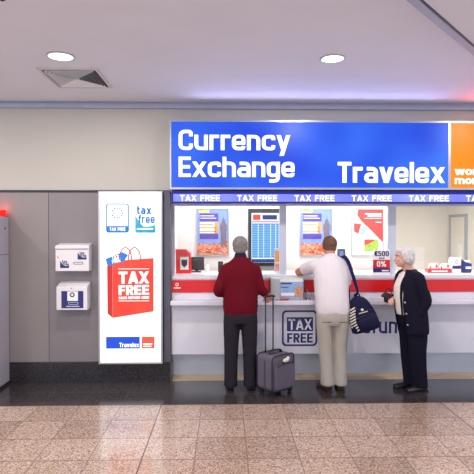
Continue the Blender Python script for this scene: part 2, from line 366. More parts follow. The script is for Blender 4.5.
def text(name, st, px0, px1, pyb, pyt, Y, m, parent, s=.2, W=.8, gap=.1, tilt=0):
    k_ = .80; s, W, gap = s*k_, W*k_*.92, gap*k_
    """lettering on a surface facing the room; px/py give its place on the plane at depth Y"""
    x0, x1 = X(px0, Y), X(px1, Y); zb = Z(pyb, Y); zt = Z(pyt, Y); k = zt-zb
    gl = []; cx = 0; wi = 0
    for ch in st:
        if ch == ' ': wi += 1
        pl, gw = glyph(ch, s, W); gl.append((pl, cx, wi)); cx += (gw if ch != ' ' else W*.55)+gap
        if ch in 'il': cx += s-0
    cx -= gap; f = (x1-x0)/cx
    mbs = [MB() for _ in range(wi+1)]; ct, stt = math.cos(tilt), math.sin(tilt)
    for pl, ox, wj in gl:
        mb = mbs[wj]
        for q in pl:
            pp = []
            for v in q:
                a, b = (ox+v.x)*f, v.y*k; pp.append((x0+a*ct-b*stt, Y, zb+a*stt+b*ct))
            nx = (pp[1][0]-pp[0][0])*(pp[2][2]-pp[0][2])-(pp[1][2]-pp[0][2])*(pp[2][0]-pp[0][0])
            if nx < 0: pp.reverse()
            mb.poly(pp)
    return [q.build(name, m, parent) for q in mbs][0]
def rect(mb, px0, px1, py0, py1, Y, th=.002, mi=0):
    """thin printed patch, front face at depth Y"""
    mb.box(X(px0, Y), X(px1, Y), Y, Y+th, Z(py1, Y), Z(py0, Y), mi); return mb
def rrect(x0, x1, z0, z1, r, seg=5):
    out = []
    for cx, cz, a0 in ((x1-r, z0+r, -90), (x1-r, z1-r, 0), (x0+r, z1-r, 90), (x0+r, z0+r, 180)):
        for k in range(seg+1):
            a = R(a0+90*k/seg); out.append((cx+r*math.cos(a), cz+r*math.sin(a)))
    return out
def ring(mb, outer, inner, y, mi=0):
    n = len(outer)
    for i in range(n):
        j = (i+1) % n; mb.poly([(outer[i][0], y, outer[i][1]), (outer[j][0], y, outer[j][1]), (inner[j][0], y, inner[j][1]), (inner[i][0], y, inner[i][1])], mi)

# ================================================================== STRUCTURE
XL = X(170.5, WY)            # left end of the booth opening
XR = 4.3
struct('floor', MB().box(-6.5, 6.5, -6, 11, -.1, 0), 'floor')
CP = [(1.14, 3.19), (2.06, 4.18)]                                   # bulkhead edge line on the ceiling
struct('ceiling', MB().box(-6.5, 6.5, -6, 11, CEIL, CEIL+.1), 'ceil')
e0 = Vector((1.14, 3.19)); dr = (Vector((2.06, 4.18))-e0).normalized(); nr = Vector((dr.y, -dr.x)); e0 = e0+nr*.055
p0, p1 = e0-dr*3.4, e0+dr*2.0
def zpr(pts, z0, z1):
    n = len(pts); return MB().mesh([(x, y, z0) for x, y in pts]+[(x, y, z1) for x, y in pts], [tuple(range(n-1, -1, -1)), tuple(range(n, 2*n))]+[(i, (i+1) % n, (i+1) % n+n, i+n) for i in range(n)])
struct('ceiling_bulkhead', zpr([tuple(p0+nr*.055), tuple(p0+nr*4), tuple(p1+nr*4), tuple(p1+nr*.055)], CEIL-.055, CEIL), 'ceil')
struct('trim_1', zpr([tuple(p0), tuple(p0+nr*.055), tuple(p1+nr*.055), tuple(p1)], CEIL-.065, CEIL), 'corn')
struct('trim_2', zpr([tuple(p0+nr*.055), tuple(p0+nr*.07), tuple(p1+nr*.07), tuple(p1+nr*.055)], CEIL-.058, CEIL-.05), 'dark')
sc_ = [at(1, 18, 3.45), at(15, 30, 3.67)]
ZP = Z(190.5, WY)            # joint between cream wall and grey panels
struct('wall_front', MB().box(-6.5, XL, WY, WY+.15, ZP, CEIL), 'wallc')
struct('wall_above_booth', MB().box(XL, 6.5, WY, WY+.15, 2.16, CEIL), 'wallc')
struct('cornice', MB().box(-6.5, 6.5, WY-.05, WY, CEIL-.075, CEIL-.03).box(-6.5, 6.5, WY-.02, WY, CEIL-.03, CEIL), 'corn')
xs = X(48.6, WY)
struct('wall_panel_left', MB().box(-6.5, xs-.003, WY, WY+.15, 0, ZP-.012), 'wallg')
struct('wall_panel_right', MB().box(xs+.003, XL, WY, WY+.15, 0, ZP-.012), 'wallg2')
struct('wall_joint', MB().box(xs-.003, xs+.003, WY+.006, WY+.15, 0, ZP-.012), 'dark')
struct('trim_3', MB().box(-6.5, XL, WY-.012, WY+.1, ZP-.024, ZP), 'dark')
zb = Z(361, WY-.02)
mb = MB()
x = -6.5; js = [-6.5, X(9, 5.8)-.5, X(138, 5.8), XL]
for a, b in zip(js, js[1:]): mb.box(a+.001, b-.001, WY-.025, WY, 0, zb)
struct('baseboard_left', mb, 'gran', bevel=.002)
struct('pilaster', MB().box(X(163.5, 5.8), X(170.3, 5.8), 5.79, WY, zb, ZP-.012), 'column', bevel=.003)
# booth shell
BY = 6.75                     # back wall of the left bays
xp = X(391, 6.3)
DY = 9.4; xc = X(447, DY)
struct('wall_booth_left', MB().box(XL-.1, XL, WY+.15, BY+.1, 0, 2.6), 'boothw')
struct('wall_booth_back', MB().box(XL, X(388, BY), BY, BY+.1, 0, 2.6), 'boothw')
struct('wall_office_left', MB().box(X(388, BY)-.1, X(388, BY), BY+.1, DY, 0, 2.6), 'boothc')
struct('wall_office_back', MB().box(X(388, BY)-.1, xc+.1, DY, DY+.1, 0, 2.6), 'boothc')
struct('wall_office_right', MB().box(xc, xc+.1, WY+.15, DY, 0, 2.6), 'boothc')
struct('ceiling_booth', MB().box(XL-.1, xc+.1, WY+.15, DY+.1, 2.5, 2.6), 'boothw')
struct('wall_booth_header', MB().box(XL, xc+.1, WY+.0, WY+.15, 2.06, 2.16), 'white')
# door in the office side wall
dY0, dY1 = xc*F/(469-225), xc*F/(454-225)
d = thing('door_1', (xc, dY0, 0), None, None); d['kind'] = 'structure'
zt = Z(217, 8.9)
MB().box(xc-.02, xc+.0, dY0, dY1, 0, zt).build('door_leaf', 'boothc', d)
MB().box(xc-.035, xc, dY0-.05, dY0, 0, zt+.05).box(xc-.035, xc, dY1, dY1+.05, 0, zt+.05).box(xc-.035, xc, dY0, dY1, zt, zt+.05).build('door_frame', 'alu', d)
MB().box(xc-.03, xc-.02, dY0+.12, dY0+.26, 1.0, 1.5).build('door_panel', 'paper', d)
MB().box(xc-.07, xc-.03, dY0+.08, dY0+.20, 1.04, 1.06).build('door_handle', 'chrome', d)

# ---- booth glazing
GY = 6.02; CT = Z(275.5, 5.86)         # counter top height
wn = thing('window_1', (XL, GY, CT), None, None); wn['kind'] = 'structure'
tops = 2.16
def mull(pa, pb, name='mullion'):
    MB().box(X(pa, GY-.03), X(pb, GY-.03), GY-.03, GY+.03, CT, tops).build(name, 'mull', wn)
mull(171, 174.5); mull(279.8, 286.5); mull(388.5, 396); 
MB().box(XL, xc, GY-.02, GY+.02, Z(206, GY), tops).build('transom', 'mull', wn)
for a, b in ((174.5, 279.8), (286.5, 388.5), (396, 520)):
    MB().box(X(a, GY), min(X(b, GY), xc), GY-.003, GY+.003, CT+.16, Z(206, GY)).build('glass_pane', 'glass', wn)

# ---- counter
XC = XL+.012
ct = thing('service_counter', ((XL+xc)/2, 6.0, 0), 'long white exchange counter with red stripe, ledge and steel kick plate', 'counter')
def YZ(y, py): return Z(py, y)
PF = 5.86
MB().box(XC, xc-.01, PF, 6.55, CT-.04, CT).build('countertop', 'white', ct, bevel=.004)
MB().box(XC, xc-.01, PF+.01, PF+.03, Z(281, PF), CT-.04).build('upper_panel', 'white', ct)
MB().box(XC, xc-.01, PF, PF+.03, Z(292.5, PF), Z(280, PF)).build('red_stripe', 'red', ct)
LY = 5.70; lz = Z(301, LY)
MB().box(XC, xc-.01, PF+.01, PF+.03, lz-.02, Z(292.5, PF)).build('middle_panel', 'white', ct)
MB().box(XC, xc-.01, LY, PF+.03, lz-.05, lz).build('ledge', 'white', ct, bevel=.006)
LP = 5.84
MB().box(XC, xc-.01, LP, LP+.03, Z(354, LP), lz-.05).build('front_panel', 'white', ct)
MB().box(XC, xc-.01, LP+.03, 6.05, Z(354, LP), Z(354, LP)+.03).build('underside', 'column', ct)
KY = 6.0
MB().box(XC, xc-.01, KY, KY+.02, .03, Z(354, LP)).build('kick_plate', 'steel', ct)
MB().box(XC, xc-.01, KY-.012, KY, .0, .035).build('kick_trim', 'beige', ct)
struct('floor_strip', MB().box(XC, xc-.01, 5.86, KY-.012, 0, .004), 'beige')
text('refund_lettering', 'Refund', 352.5, 407.5, 334, 318.5, LP-.0015, 'navy', ct, s=.19, W=.72, gap=.13)
# tax free emblem on the counter front
Y = LP-.001
ox0, ox1, oz0, oz1 = X(282, Y), X(317.5, Y), Z(346.5, Y), Z(310.5, Y); th = .022
mb = MB(); o_ = rrect(ox0, ox1, oz0, oz1, .05, 8); i_ = rrect(ox0+th, ox1-th, oz0+th, oz1-th, .036, 8); ring(mb, o_, i_, Y)
emb = mb.build('tax_free_emblem', 'navy', ct); emb['label'] = 'navy rounded square emblem reading tax free'
rect(MB(), 287, 313.2, 317.5, 331.5, Y-.001).build('emblem_block', 'navy', emb)
text('emblem_lettering', 'TAX', 288.5, 312, 330, 319.3, Y-.003, 'paper', emb, s=.2, W=.85)
text('emblem_lettering', 'FREE', 287.3, 313, 343, 333.5, Y-.002, 'navy', emb, s=.23, W=.75)
# small mark on the red stripe
Y = PF-.002; mk = MB(); c0 = at(177, 284.6, Y)
oc = [(c0.x+.02*math.cos(a*PI/8), c0.z+.02*math.sin(a*PI/8)) for a in range(16)]; ic = [(c0.x+.012*math.cos(a*PI/8), c0.z+.012*math.sin(a*PI/8)) for a in range(16)]
ring(mk, oc, ic, Y); rect(mk, 173.5, 180.5, 287.3, 288.4, Y); mk.build('stripe_mark', 'paper', ct)

# ---- booth luminaires
for cx, cy, sx, sy in ((.9, 6.25, 2.6, .25), (3.0, 6.75, 1.4, .5)):
    l = thing('ceiling_luminaire', (cx, cy, 2.5), 'flat white luminaire on the %s ceiling' % ('cashier bay' if cx < 1 else 'rear office'), 'ceiling lamp')
    MB().box(cx-sx/2-.03, cx+sx/2+.03, cy-sy/2-.03, cy+sy/2+.03, 2.40, 2.5).build('housing', 'white', l)
    MB().box(cx-sx/2, cx+sx/2, cy-sy/2, cy+sy/2, 2.385, 2.40).build('diffuser', 'tube', l)

# ================================================================== BIG SIGN
SY = 5.66
sg = thing('illuminated_fascia_sign', (1.2, SY, Z(188, SY)), 'long backlit blue and orange fascia sign reading Currency Exchange', 'sign')
x0, x1 = X(170, SY), 4.2; z0, z1 = Z(189.5, SY), Z(120, SY)
MB().box(x0, x1, SY+.01, WY, z0, z1).build('housing', 'alu', sg)
fr = MB(); fr.box(x0, x1, SY-.008, SY+.012, z1-.022, z1).box(x0, x1, SY-.008, SY+.012, z0, z0+.022).box(x0, x0+.016, SY-.008, SY+.012, z0+.022, z1-.022)
fr.box(X(447.5, SY), X(450, SY), SY-.008, SY+.012, z0+.022, z1-.022); fr.build('frame', 'alu', sg)
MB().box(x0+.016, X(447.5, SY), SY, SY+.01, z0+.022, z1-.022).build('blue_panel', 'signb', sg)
MB().box(X(450, SY), x1, SY, SY+.01, z0+.022, z1-.022).build('orange_panel', 'signo', sg)
TY = SY-.003
text('lettering', 'Currency', 178.7, 290, 150.2, 130, TY, 'glow', sg, s=.205, W=.78, gap=.085)
text('lettering', 'Exchange', 178.7, 294.5, 177, 156.8, TY, 'glow', sg, s=.205, W=.78, gap=.085)
text('lettering', 'Travelex', 337.5, 444.5, 182.5, 161.5, TY, 'glow', sg, s=.215, W=.76, gap=.075)
text('lettering', 'worldwide', 454.5, 515, 174.4, 166.5, TY, 'glow', sg, s=.25, W=.84, gap=.07)
text('lettering', 'money', 454.5, 492, 183.6, 175.7, TY, 'glow', sg, s=.25, W=.84, gap=.07)

ts = thing('tax_free_light_strip', (1.2, 5.70, Z(203, 5.70)), 'narrow backlit violet band repeating TAX FREE above the windows', 'sign')
Y = 5.70; x0 = X(171.5, Y)
MB().box(x0, 4.2, Y+.005, WY, Z(203.5, Y), Z(191, Y)).build('housing', 'dark', ts)
MB().box(x0+.01, 4.2, Y, Y+.006, Z(201.6, Y), Z(194, Y)).build('light_face', 'strip', ts)
MB().box(x0, 4.2, Y-.004, Y+.006, Z(194, Y), Z(191.2, Y)).box(x0, 4.2, Y-.004, Y+.006, Z(203.5, Y), Z(201.8, Y)).box(x0, x0+.02, Y-.004, Y+.006, Z(201.8, Y), Z(194, Y)).build('edge_band', 'stripe', ts)
for k in range(7):
    a = 180+57.2*k; text('lettering', 'TAX FREE', a, a+40, 201, 195, Y-.002, 'glow', ts, s=.24, W=1.1, gap=.16)

# ================================================================== LIGHTBOX POSTER
BXY = 5.74
lb = thing('lightbox_poster', (X(130, WY), WY, zb-.08), 'tall white backlit poster with red TAX FREE shopping bag', 'sign')
a, b = X(98.3, BXY), X(162.3, BXY); z0, z1 = Z(363.2, BXY), Z(191.3, BXY)
MB().box(a, b, BXY+.01, WY+.02, z0, z1).build('housing', 'alu', lb)
MB().box(a, a+.02, BXY-.004, BXY+.01, z0, z1).box(b-.02, b, BXY-.004, BXY+.01, z0, z1).box(a+.02, b-.02, BXY-.004, BXY+.01, z1-.012, z1).box(a+.02, b-.02, BXY-.004, BXY+.01, z0, z0+.018).build('frame', 'silver', lb)
MB().box(a+.02, b-.02, BXY, BXY+.009, z0+.018, z1-.012).build('light_face', 'lbw', lb)
def pp(px, py, Y): v = at(px, py, Y); return (v.x, v.z)
Y = BXY-.003
bag = MB(); bag.prism([pp(112.5, 318, Y), pp(153.6, 311.5, Y), pp(153.6, 258, Y), pp(112.5, 261, Y)], Y, Y+.002)
bagp = bag.build('printed_bag', 'lbr', lb)
MB().prism([pp(107.5, 313.5, Y), pp(112.4, 318, Y), pp(112.4, 261, Y), pp(107, 266, Y)], Y, Y+.002).build('bag_side', 'lbr2', bagp)
hd = MB()
for cx in (125.5, 134.5):
    pts = [at(cx+6.2*math.cos(q), 260-12.5*math.sin(q), Y) for q in [PI*i/12 for i in range(13)]]
    hd.tube(pts, .007, (0, 1, 0), n=6, smooth=False)
hd.build('bag_handle', 'lbr2', bagp)
tg = MB().prism([pp(105.5, 259, Y-.002), pp(107.5, 266, Y-.002), pp(124, 261.5, Y-.002), pp(128, 255, Y-.002), pp(122.5, 252, Y-.002)], Y-.002, Y-.0005).build('bag_tag', 'lbs', bagp)
text('tag_lettering', 'TAX', 112, 119.5, 259.8, 256.2, Y-.004, 'lbw', tg, s=.22, tilt=.25)
text('tag_lettering', 'FREE', 112.5, 121, 263.4, 260, Y-.004, 'lbw', tg, s=.22, tilt=.25)
text('bag_lettering', 'TAX', 118.5, 148.8, 283.3, 271.5, Y-.003, 'lbw', bagp, s=.26, W=.86, gap=.08, tilt=.01)
text('bag_lettering', 'FREE', 118.5, 149, 294.8, 285, Y-.003, 'lbw', bagp, s=.26, W=.8, gap=.09, tilt=.01)
text('bag_lettering', 'CASH REFUND HERE', 118.5, 149, 298.8, 296.3, Y-.003, 'lbw', bagp, s=.24, W=.8, gap=.1, tilt=.01)
for q_ in (268.4, 300.3): rect(MB(), 118, 149, q_, q_+.5, Y-.003, .001).build('bag_rule', 'lbw', bagp)
# left logo: card with ring of stars and a blue band
c1 = MB(); o_ = rrect(X(106.0, Y), X(129, Y), Z(232.7, Y), Z(203.6, Y), .03); i_ = rrect(X(107.1, Y), X(127.9, Y), Z(231.6, Y), Z(204.7, Y), .02); ring(c1, o_, i_, Y)
rect(c1, 106.8, 128.4, 226, 232, Y, .001)
for k in range(12):
    q = at(117.3+5.2*math.cos(k*PI/6), 213+4.9*math.sin(k*PI/6), Y); c1.cyl((q.x, Y, q.z), .010, .001, 'y', 6)
lg = c1.build('star_logo', 'lbs', lb); text('logo_lettering', 'TAX FREE', 109.5, 125.5, 230.8, 227.5, Y-.002, 'lbw', lg, s=.2, W=.8)
# right logo: teal wave
wv = MB(); wv.prism([pp(135.2, 232.8, Y), pp(155.5, 232.8, Y)]+[pp(155.5-20.3*t, 224.5+2.2*math.sin(t*PI)-11*max(0, t-.62)*2.2, Y) for t in [i/12 for i in range(13)]], Y, Y+.001)
lg = wv.build('wave_logo', 'lbt', lb); text('logo_lettering', 'tax', 137, 151.5, 214.4, 206.0, Y-.002, 'lbs', lg, s=.27); text('logo_lettering', 'free', 138.5, 154.8, 223.2, 214.9, Y-.002, 'lbs', lg, s=.25)
rect(MB(), 137, 153, 228.2, 229.6, Y-.002, .001).build('logo_rule', 'lbw', lg)
bb = rect(MB(), 105.6, 139.5, 336.2, 348, Y).build('blue_block', 'lbb', lb); text('block_lettering', 'Travelex', 119, 138.6, 346.6, 342.2, Y-.002, 'lbw', bb, s=.24)
bb = rect(MB(), 141.5, 154.3, 336.2, 348, Y).build('coral_block', 'lbo', lb); rect(rect(MB(), 143, 152, 343, 344.2, Y-.002, .001), 143, 151, 345.3, 346.4, Y-.002, .001).build('block_rule', 'lbw', bb)

# ================================================================== WALL BOXES
def wallbox(px0, px1, py0, py1, label, upper):
    Yf = 5.68; a, b, z0, z1 = X(px0, Yf), X(px1, Yf), Z(py1, Yf), Z(py0, Yf)
    t = thing('collection_box', ((a+b)/2, WY, z0), label, 'box')
    n = .05 if not upper else .02
    pr = MB(); v = [(a, Yf, z0), (b, Yf, z0), (b, WY, z0), (a, WY, z0), (a, Yf, z1-n), (b, Yf, z1-n), (b, WY, z1), (a, WY, z1)]
    pr.mesh(v, [(0, 3, 2, 1), (4, 5, 6, 7), (0, 1, 5, 4), (1, 2, 6, 5), (2, 3, 7, 6), (3, 0, 4, 7)]); pr.build('body', 'box', t, bevel=.004)
    return t, Yf
t, Yf = wallbox(55.3, 88.6, 243.5, 270.8, 'upper white wall box with slot and two blue logos', True)
Y = Yf-.002
rect(MB(), 55.8, 88.2, 248.8, 249.2, Y, .002).build('lid_seam', 'dgrey', t)
MB().box(X(55, Y)-.0, X(89, Y), Yf-.012, Yf, Z(248.6, Y), Z(246, Y)).build('lid', 'box', t, bevel=.003)
s_ = MB(); sl = rrect(X(73.2, Y), X(83, Y), Z(264.2, Y), Z(261.8, Y), .012); si = rrect(X(73.7, Y), X(82.5, Y), Z(263.7, Y), Z(262.3, Y), .008); ring(s_, sl, si, Y); s_.build('slot', 'dgrey', t)
v = at(58, 257.2, Yf); MB().cyl((v.x, Yf-.006, v.z), .008, .008, 'y', 12).build('lock', 'brass', t)
for ax, ay in ((60, 268), (77.5, 259.5)):
    lg = MB(); Yl = Yf-.002
    lg.prism([pp(ax, ay, Yl), pp(ax+9, ay, Yl), pp(ax+9, ay-2.6, Yl), pp(ax+6, ay-1.8, Yl), pp(ax+3, ay-3, Yl), pp(ax+1.2, ay-5.5, Yl), pp(ax+.2, ay-7, Yl)], Yl, Yl+.002)
    l = lg.build('tax_free_logo', 'navy', t); text('logo_lettering', 'tax', ax+2, ax+7, ay-5.2, ay-8.2, Yl-.001, 'navy', l, s=.22); text('logo_lettering', 'free', ax+2.6, ax+8.6, ay-2.9, ay-5.3, Yl-.001, 'navy', l, s=.22)
t, Yf = wallbox(56, 87, 282, 309.4, 'lower white wall box with navy sticker and sloped lid', False)
Y = Yf-.003
l = rect(MB(), 61, 83, 290.6, 307.6, Y, .003).build('sticker', 'navy', t)
rect(MB(), 67, 77.6, 291, 300.4, Y-.002, .002).build('card', 'paper', l)
v = at(72.2, 294.8, Y-.004); cc = MB(); ring(cc, [(v.x+.028*math.cos(q*PI/8), v.z+.028*math.sin(q*PI/8)) for q in range(16)], [(v.x+.015*math.cos(q*PI/8), v.z+.015*math.sin(q*PI/8)) for q in range(16)], Y-.004); cc.build('round_mark', 'navy', l)
cc = MB(); ring(cc, rrect(X(68, Y), X(78, Y), Z(304, Y), Z(301.6, Y), .01), rrect(X(68.4, Y), X(77.6, Y), Z(303.6, Y), Z(302, Y), .008), Y-.001); rect(cc, 66, 79, 305.3, 306.2, Y-.001, .001); cc.build('sticker_text', 'mull', l)
v = at(71.6, 288.2, Yf); MB().cyl((v.x, Yf-.006, v.z), .008, .008, 'y', 12).build('lock', 'brass', t)

# ================================================================== GREY CABINET WITH BEACON
cxr = X(9.3, WY-.01); ztop = Z(217, 5.75)
t = thing('equipment_cabinet', (cxr-.3, 5.5, 0), 'tall grey enamel cabinet standing at the left wall', 'cabinet')
MB().box(cxr-.6, cxr, 5.22, WY-.026, .03, ztop).build('body', 'cab', t, bevel=.006)
MB().box(cxr-.58, cxr-.02, 5.24, WY-.04, 0, .03).build('plinth', 'dgrey', t)
MB().box(cxr-.57, cxr-.03, 5.212, 5.22, .1, ztop-.1).build('door', 'cab', t, bevel=.003)
MB().box(cxr-.002, cxr+.002, 5.24, WY-.03, Z(254.5, 5.7), Z(254, 5.7)).build('side_seam', 'dgrey', t)
v = at(6, 228.5, 5.7); MB().cyl((cxr-.004, 5.715, Z(228.5, 5.7)), .012, .008, 'x', 10).build('side_screw', 'dgrey', t)
t = thing('beacon_light', (cxr-.09, 5.765, ztop), 'glowing red beacon on top of the grey cabinet', 'lamp')
MB().box(cxr-.30, cxr-.015, 5.725, 5.805, ztop, ztop+.008).build('base', 'dgrey', t)
MB().box(cxr-.30, cxr-.018, 5.73, 5.80, ztop+.008, ztop+.078).build('lens', 'beacon', t, bevel=.01)
light('POINT', 'beacon_lamp', (cxr-.06, 5.765, ztop+.11), 1.6, (1, .03, .02), .03).data.energy = .32

# ================================================================== CEILING FITTINGS
def downlight(px, py, rad, label):
    v = at(px, py, DLY); x = v.x
    t = thing('downlight', (x, DLY, CEIL), label, 'ceiling lamp')
    ringm = MB(); n = 32
    for (ra, za), (rb, zb_) in (((rad, CEIL-.001), (rad*1.0, CEIL-.008)), ((rad, CEIL-.008), (rad*.86, CEIL-.010)), ((rad*.86, CEIL-.010), (rad*.84, CEIL-.003))):
        for i in range(n):
            q0, q1 = 2*PI*i/n, 2*PI*(i+1)/n; f = lambda r, z, q: (x+r*math.cos(q), DLY+r*math.sin(q), z)
            ringm.poly([f(ra, za, q0), f(rb, zb_, q0), f(rb, zb_, q1), f(ra, za, q1)])
    ringm.build('rim', 'silver', t); MB().cyl((x, DLY, CEIL-.006), rad*.85, .005, n=32).build('lens', 'lamp', t)
downlight(60.7, 59.7, .118, 'round recessed downlight beside the square ceiling vent')
downlight(332.5, 61, .108, 'round recessed downlight above the blue fascia sign')
va, vb = at(36, 70.5, 4.60), at(59.5, 88.6, 5.16)
vx0, vx1 = X(47, 4.9)-.03, X(108.5, 4.9)-.0
vx0 = vb.x; vx1 = X(111, 5.16); vy1 = (CEIL-1.75)*F/(230-88.6); vy0 = (CEIL-1.75)*F/(230-70)
vx0 = -1.70; vx1 = -1.15
t = thing('ceiling_vent', ((vx0+vx1)/2, (vy0+vy1)/2, CEIL), 'square louvred air vent in the ceiling', 'vent')
z = CEIL
fr = MB(); wd = .028
fr.box(vx0, vx1, vy0, vy0+wd, z-.012, z).box(vx0, vx1, vy1-wd, vy1, z-.012, z).box(vx0, vx0+wd, vy0+wd, vy1-wd, z-.012, z).box(vx1-wd, vx1, vy0+wd, vy1-wd, z-.012, z); fr.build('frame', 'vent', t)
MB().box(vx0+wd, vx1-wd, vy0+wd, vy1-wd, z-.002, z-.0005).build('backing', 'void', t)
cx, cy = (vx0+vx1)/2, (vy0+vy1)/2; hx, hy = (vx1-vx0)/2-wd, (vy1-vy0)/2-wd
for k in range(1, 9):
    f0, f1 = 1-k/9.0+.02, 1-k/9.0-.01
    for sd in range(4):
        c, s2 = math.cos(sd*PI/2), math.sin(sd*PI/2)
        def q(u, v_, zz): a_, b_ = u*c-v_*s2, u*s2+v_*c; return (cx+a_*hx, cy+b_*hy, zz)
        mb = MB(); mb.mesh([q(-f0, -f0, z-.018), q(f0, -f0, z-.018), q(f1, -f1, z-.005), q(-f1, -f1, z-.005), q(-f0, -f0, z-.015), q(f0, -f0, z-.015), q(f1, -f1, z-.002), q(-f1, -f1, z-.002)],
            [(0, 1, 2, 3), (7, 6, 5, 4), (0, 4, 5, 1), (2, 6, 7, 3), (1, 5, 6, 2), (3, 7, 4, 0)]); mb.build('louvre', 'paper', t)
v = at(2, 1, 3.2)
t = thing('ceiling_sensor', (v.x, v.y, CEIL), 'small dark sensor fixed to the ceiling at the top left corner', 'sensor')
MB().cyl((v.x, v.y, CEIL-.02), .03, .02, n=20).build('base', 'dgrey', t); MB().ell((v.x, v.y, CEIL-.02), (.02, .02, .018)).build('dome', 'black', t, smooth=True)

# ================================================================== POSTERS AND SCREEN ON THE BACK WALL
def frame(px0, px1, py0, py1, label, nm='wall_poster', m='silver', grp=None):
    Y = BY-.02; a, b, z0, z1 = X(px0, Y), X(px1, Y), Z(py1, Y), Z(py0, Y)
    t = thing(nm, ((a+b)/2, BY, z0), label, 'poster', grp); w_ = .014
    MB().box(a, b, Y, BY, z0, z0+w_).box(a, b, Y, BY, z1-w_, z1).box(a, a+w_, Y, BY, z0+w_, z1-w_).box(b-w_, b, Y, BY, z0+w_, z1-w_).build('frame', m, t)
    return t, (a+w_, b-w_, z0+w_, z1-w_)
def city_poster(px0, label):
    t, (a, b, z0, z1) = frame(px0, px0+33, 208.3, 256, label); w_, h = b-a, z1-z0; y = BY-.008
    U = lambda u: a+u*w_; V = lambda v: z0+v*h
    MB().box(a, b, y, BY, z0, z1).build('sky_print', 'sky', t)
    MB().box(a, U(.93), y-.002, y, z0, V(.24)).prism([(a, y), (a, y)], y, y) if 0 else None
    out = [(a, z0), (b, z0)]+[(U(1-i/14), V(.25+.035*math.sin(i*2.1)+(.08 if i < 3 else 0))) for i in range(15)]
    MB().prism(out, y-.002, y).build('crowd_print', 'crowd', t)
    MB().prism([(U(.75), V(.2)), (U(.95), V(.2)), (U(.94), V(.52)), (U(.96), V(.56)), (U(.96), V(.66)), (U(.92), V(.69)), (U(.90), V(.76)), (U(.86), V(.80)), (U(.85), V(.9)), (U(.84), V(.8)), (U(.80), V(.76)), (U(.78), V(.69)), (U(.74), V(.66)), (U(.74), V(.56)), (U(.76), V(.52))], y-.003, y-.001).build('tower_print', 'tower', t)
    MB().box(U(.04), U(.38), y-.002, y, V(.93), V(.99)).build('yellow_print', 'yel', t)
    p = MB().box(U(.08), U(.68), y-.003, y, V(.35), V(.46)).build('purple_block', 'purple', t); p = MB().box(U(.08), U(.68), y-.003, y, V(.74), V(.91)).build('purple_block', 'purple', t)
    MB().box(U(.1), U(.55), y-.004, y-.003, V(.85), V(.865)).box(U(.1), U(.62), y-.004, y-.003, V(.80), V(.815)).build('text_rule', 'paper', p)
    MB().box(U(.08), U(.68), y-.003, y, V(.48), V(.72)).build('pale_block', 'paper', t)
    MB().box(U(.08), U(.52), y-.004, y-.003, V(.655), V(.69)).box(U(.08), U(.62), y-.004, y-.003, V(.58), V(.61)).box(U(.08), U(.62), y-.004, y-.003, V(.50), V(.53)).box(U(.56), U(.68), y-.004, y-.003, V(.48), V(.72)).build('orange_block', 'orng', t)
city_poster(196.2, 'city tower poster with purple boxes, left of the rate screen')
city_poster(299.6, 'city tower poster with purple boxes, right of the rate screen')
t, (a, b, z0, z1) = frame(351.3, 384, 208.3, 256, 'white and red poster with diagonal red shape'); y = BY-.008; w_, h = b-a, z1-z0
U = lambda u: a+u*w_; V = lambda v: z0+v*h
MB().box(a, b, y, BY, z0, z1).build('white_print', 'paper', t)
rp = MB().prism([(U(.2), V(1)), (U(.16), V(.88)), (U(.28), V(.76)), (U(.6), V(.55)), (U(1), V(.28)), (U(1), V(1))], y-.002, y).build('red_print', 'pred', t)
MB().box(U(.42), U(.96), y-.003, y-.002, V(.89), V(.915)).box(U(.5), U(.96), y-.003, y-.002, V(.845), V(.865)).box(U(.4), U(.96), y-.003, y-.002, V(.80), V(.81)).box(U(.76), U(.95), y-.003, y-.002, V(.71), V(.725)).build('text_rule', 'paper', rp)
MB().prism([(U(.06), V(.52)), (U(.2), V(.46)), (U(.3), V(.68)), (U(.06), V(.70))], y-.003, y).build('red_patch', 'pred', t)
MB().prism([(U(.12), V(.44)), (U(.4), V(.46)), (U(.5), V(.58)), (U(.36), V(.66)), (U(.3), V(.52))], y-.004, y).build('photo_print', 'pblue', t)
MB().box(U(.4), U(.86), y-.003, y, V(.08), V(.34)).build('green_photo', 'green', t)
MB().prism([(U(.4), V(.34)), (U(.4), V(.2)), (U(.62), V(.27)), (U(.8), V(.34))], y-.005, y-.003).build('red_flag', 'pred', t)
# rate screen
Y = BY-.05; a, b, z0, z1 = X(248.2, Y), X(280.6, Y), Z(266, Y), Z(208.6, Y)
t = thing('rate_screen', ((a+b)/2, BY, z0), 'tall black framed screen showing blue rate table', 'screen')
MB().box(a, b, Y, BY, z0, z1).build('bezel', 'black', t, bevel=.004)
sp = rect(MB(), 251.5, 279.2, 213, 262.5, Y-.002).build('display', 'ratesw', t)
rect(MB(), 252, 278.8, 223.3, 258, Y-.004).build('rate_table', 'rates', sp)
rect(rect(MB(), 252, 278.8, 221.2, 222.4, Y-.004), 253, 260.5, 214.6, 220, Y-.004).build('red_header', 'ratesr', sp)
rect(MB(), 262.5, 277, 215, 219.5, Y-.004).build('navy_header', 'ratesn', sp); rect(MB(), 251.7, 279, 259, 262.3, Y-.004).build('navy_footer', 'ratesn', sp)
cl = MB()
for c_ in (258, 263.5, 270.5, 275.5): rect(cl, c_, c_+.45, 224, 257.5, Y-.005, .001)
cl.build('table_columns', 'ratesw', sp)
# notice in the rear office
Y = DY-.004; tag(rect(MB(), 414.5, 424.5, 247.5, 272, Y, .004).build('wall_notice', 'paper'), 'pale paper notice on the rear office wall', 'notice')

# ================================================================== THINGS ON THE COUNTER
cz = CT
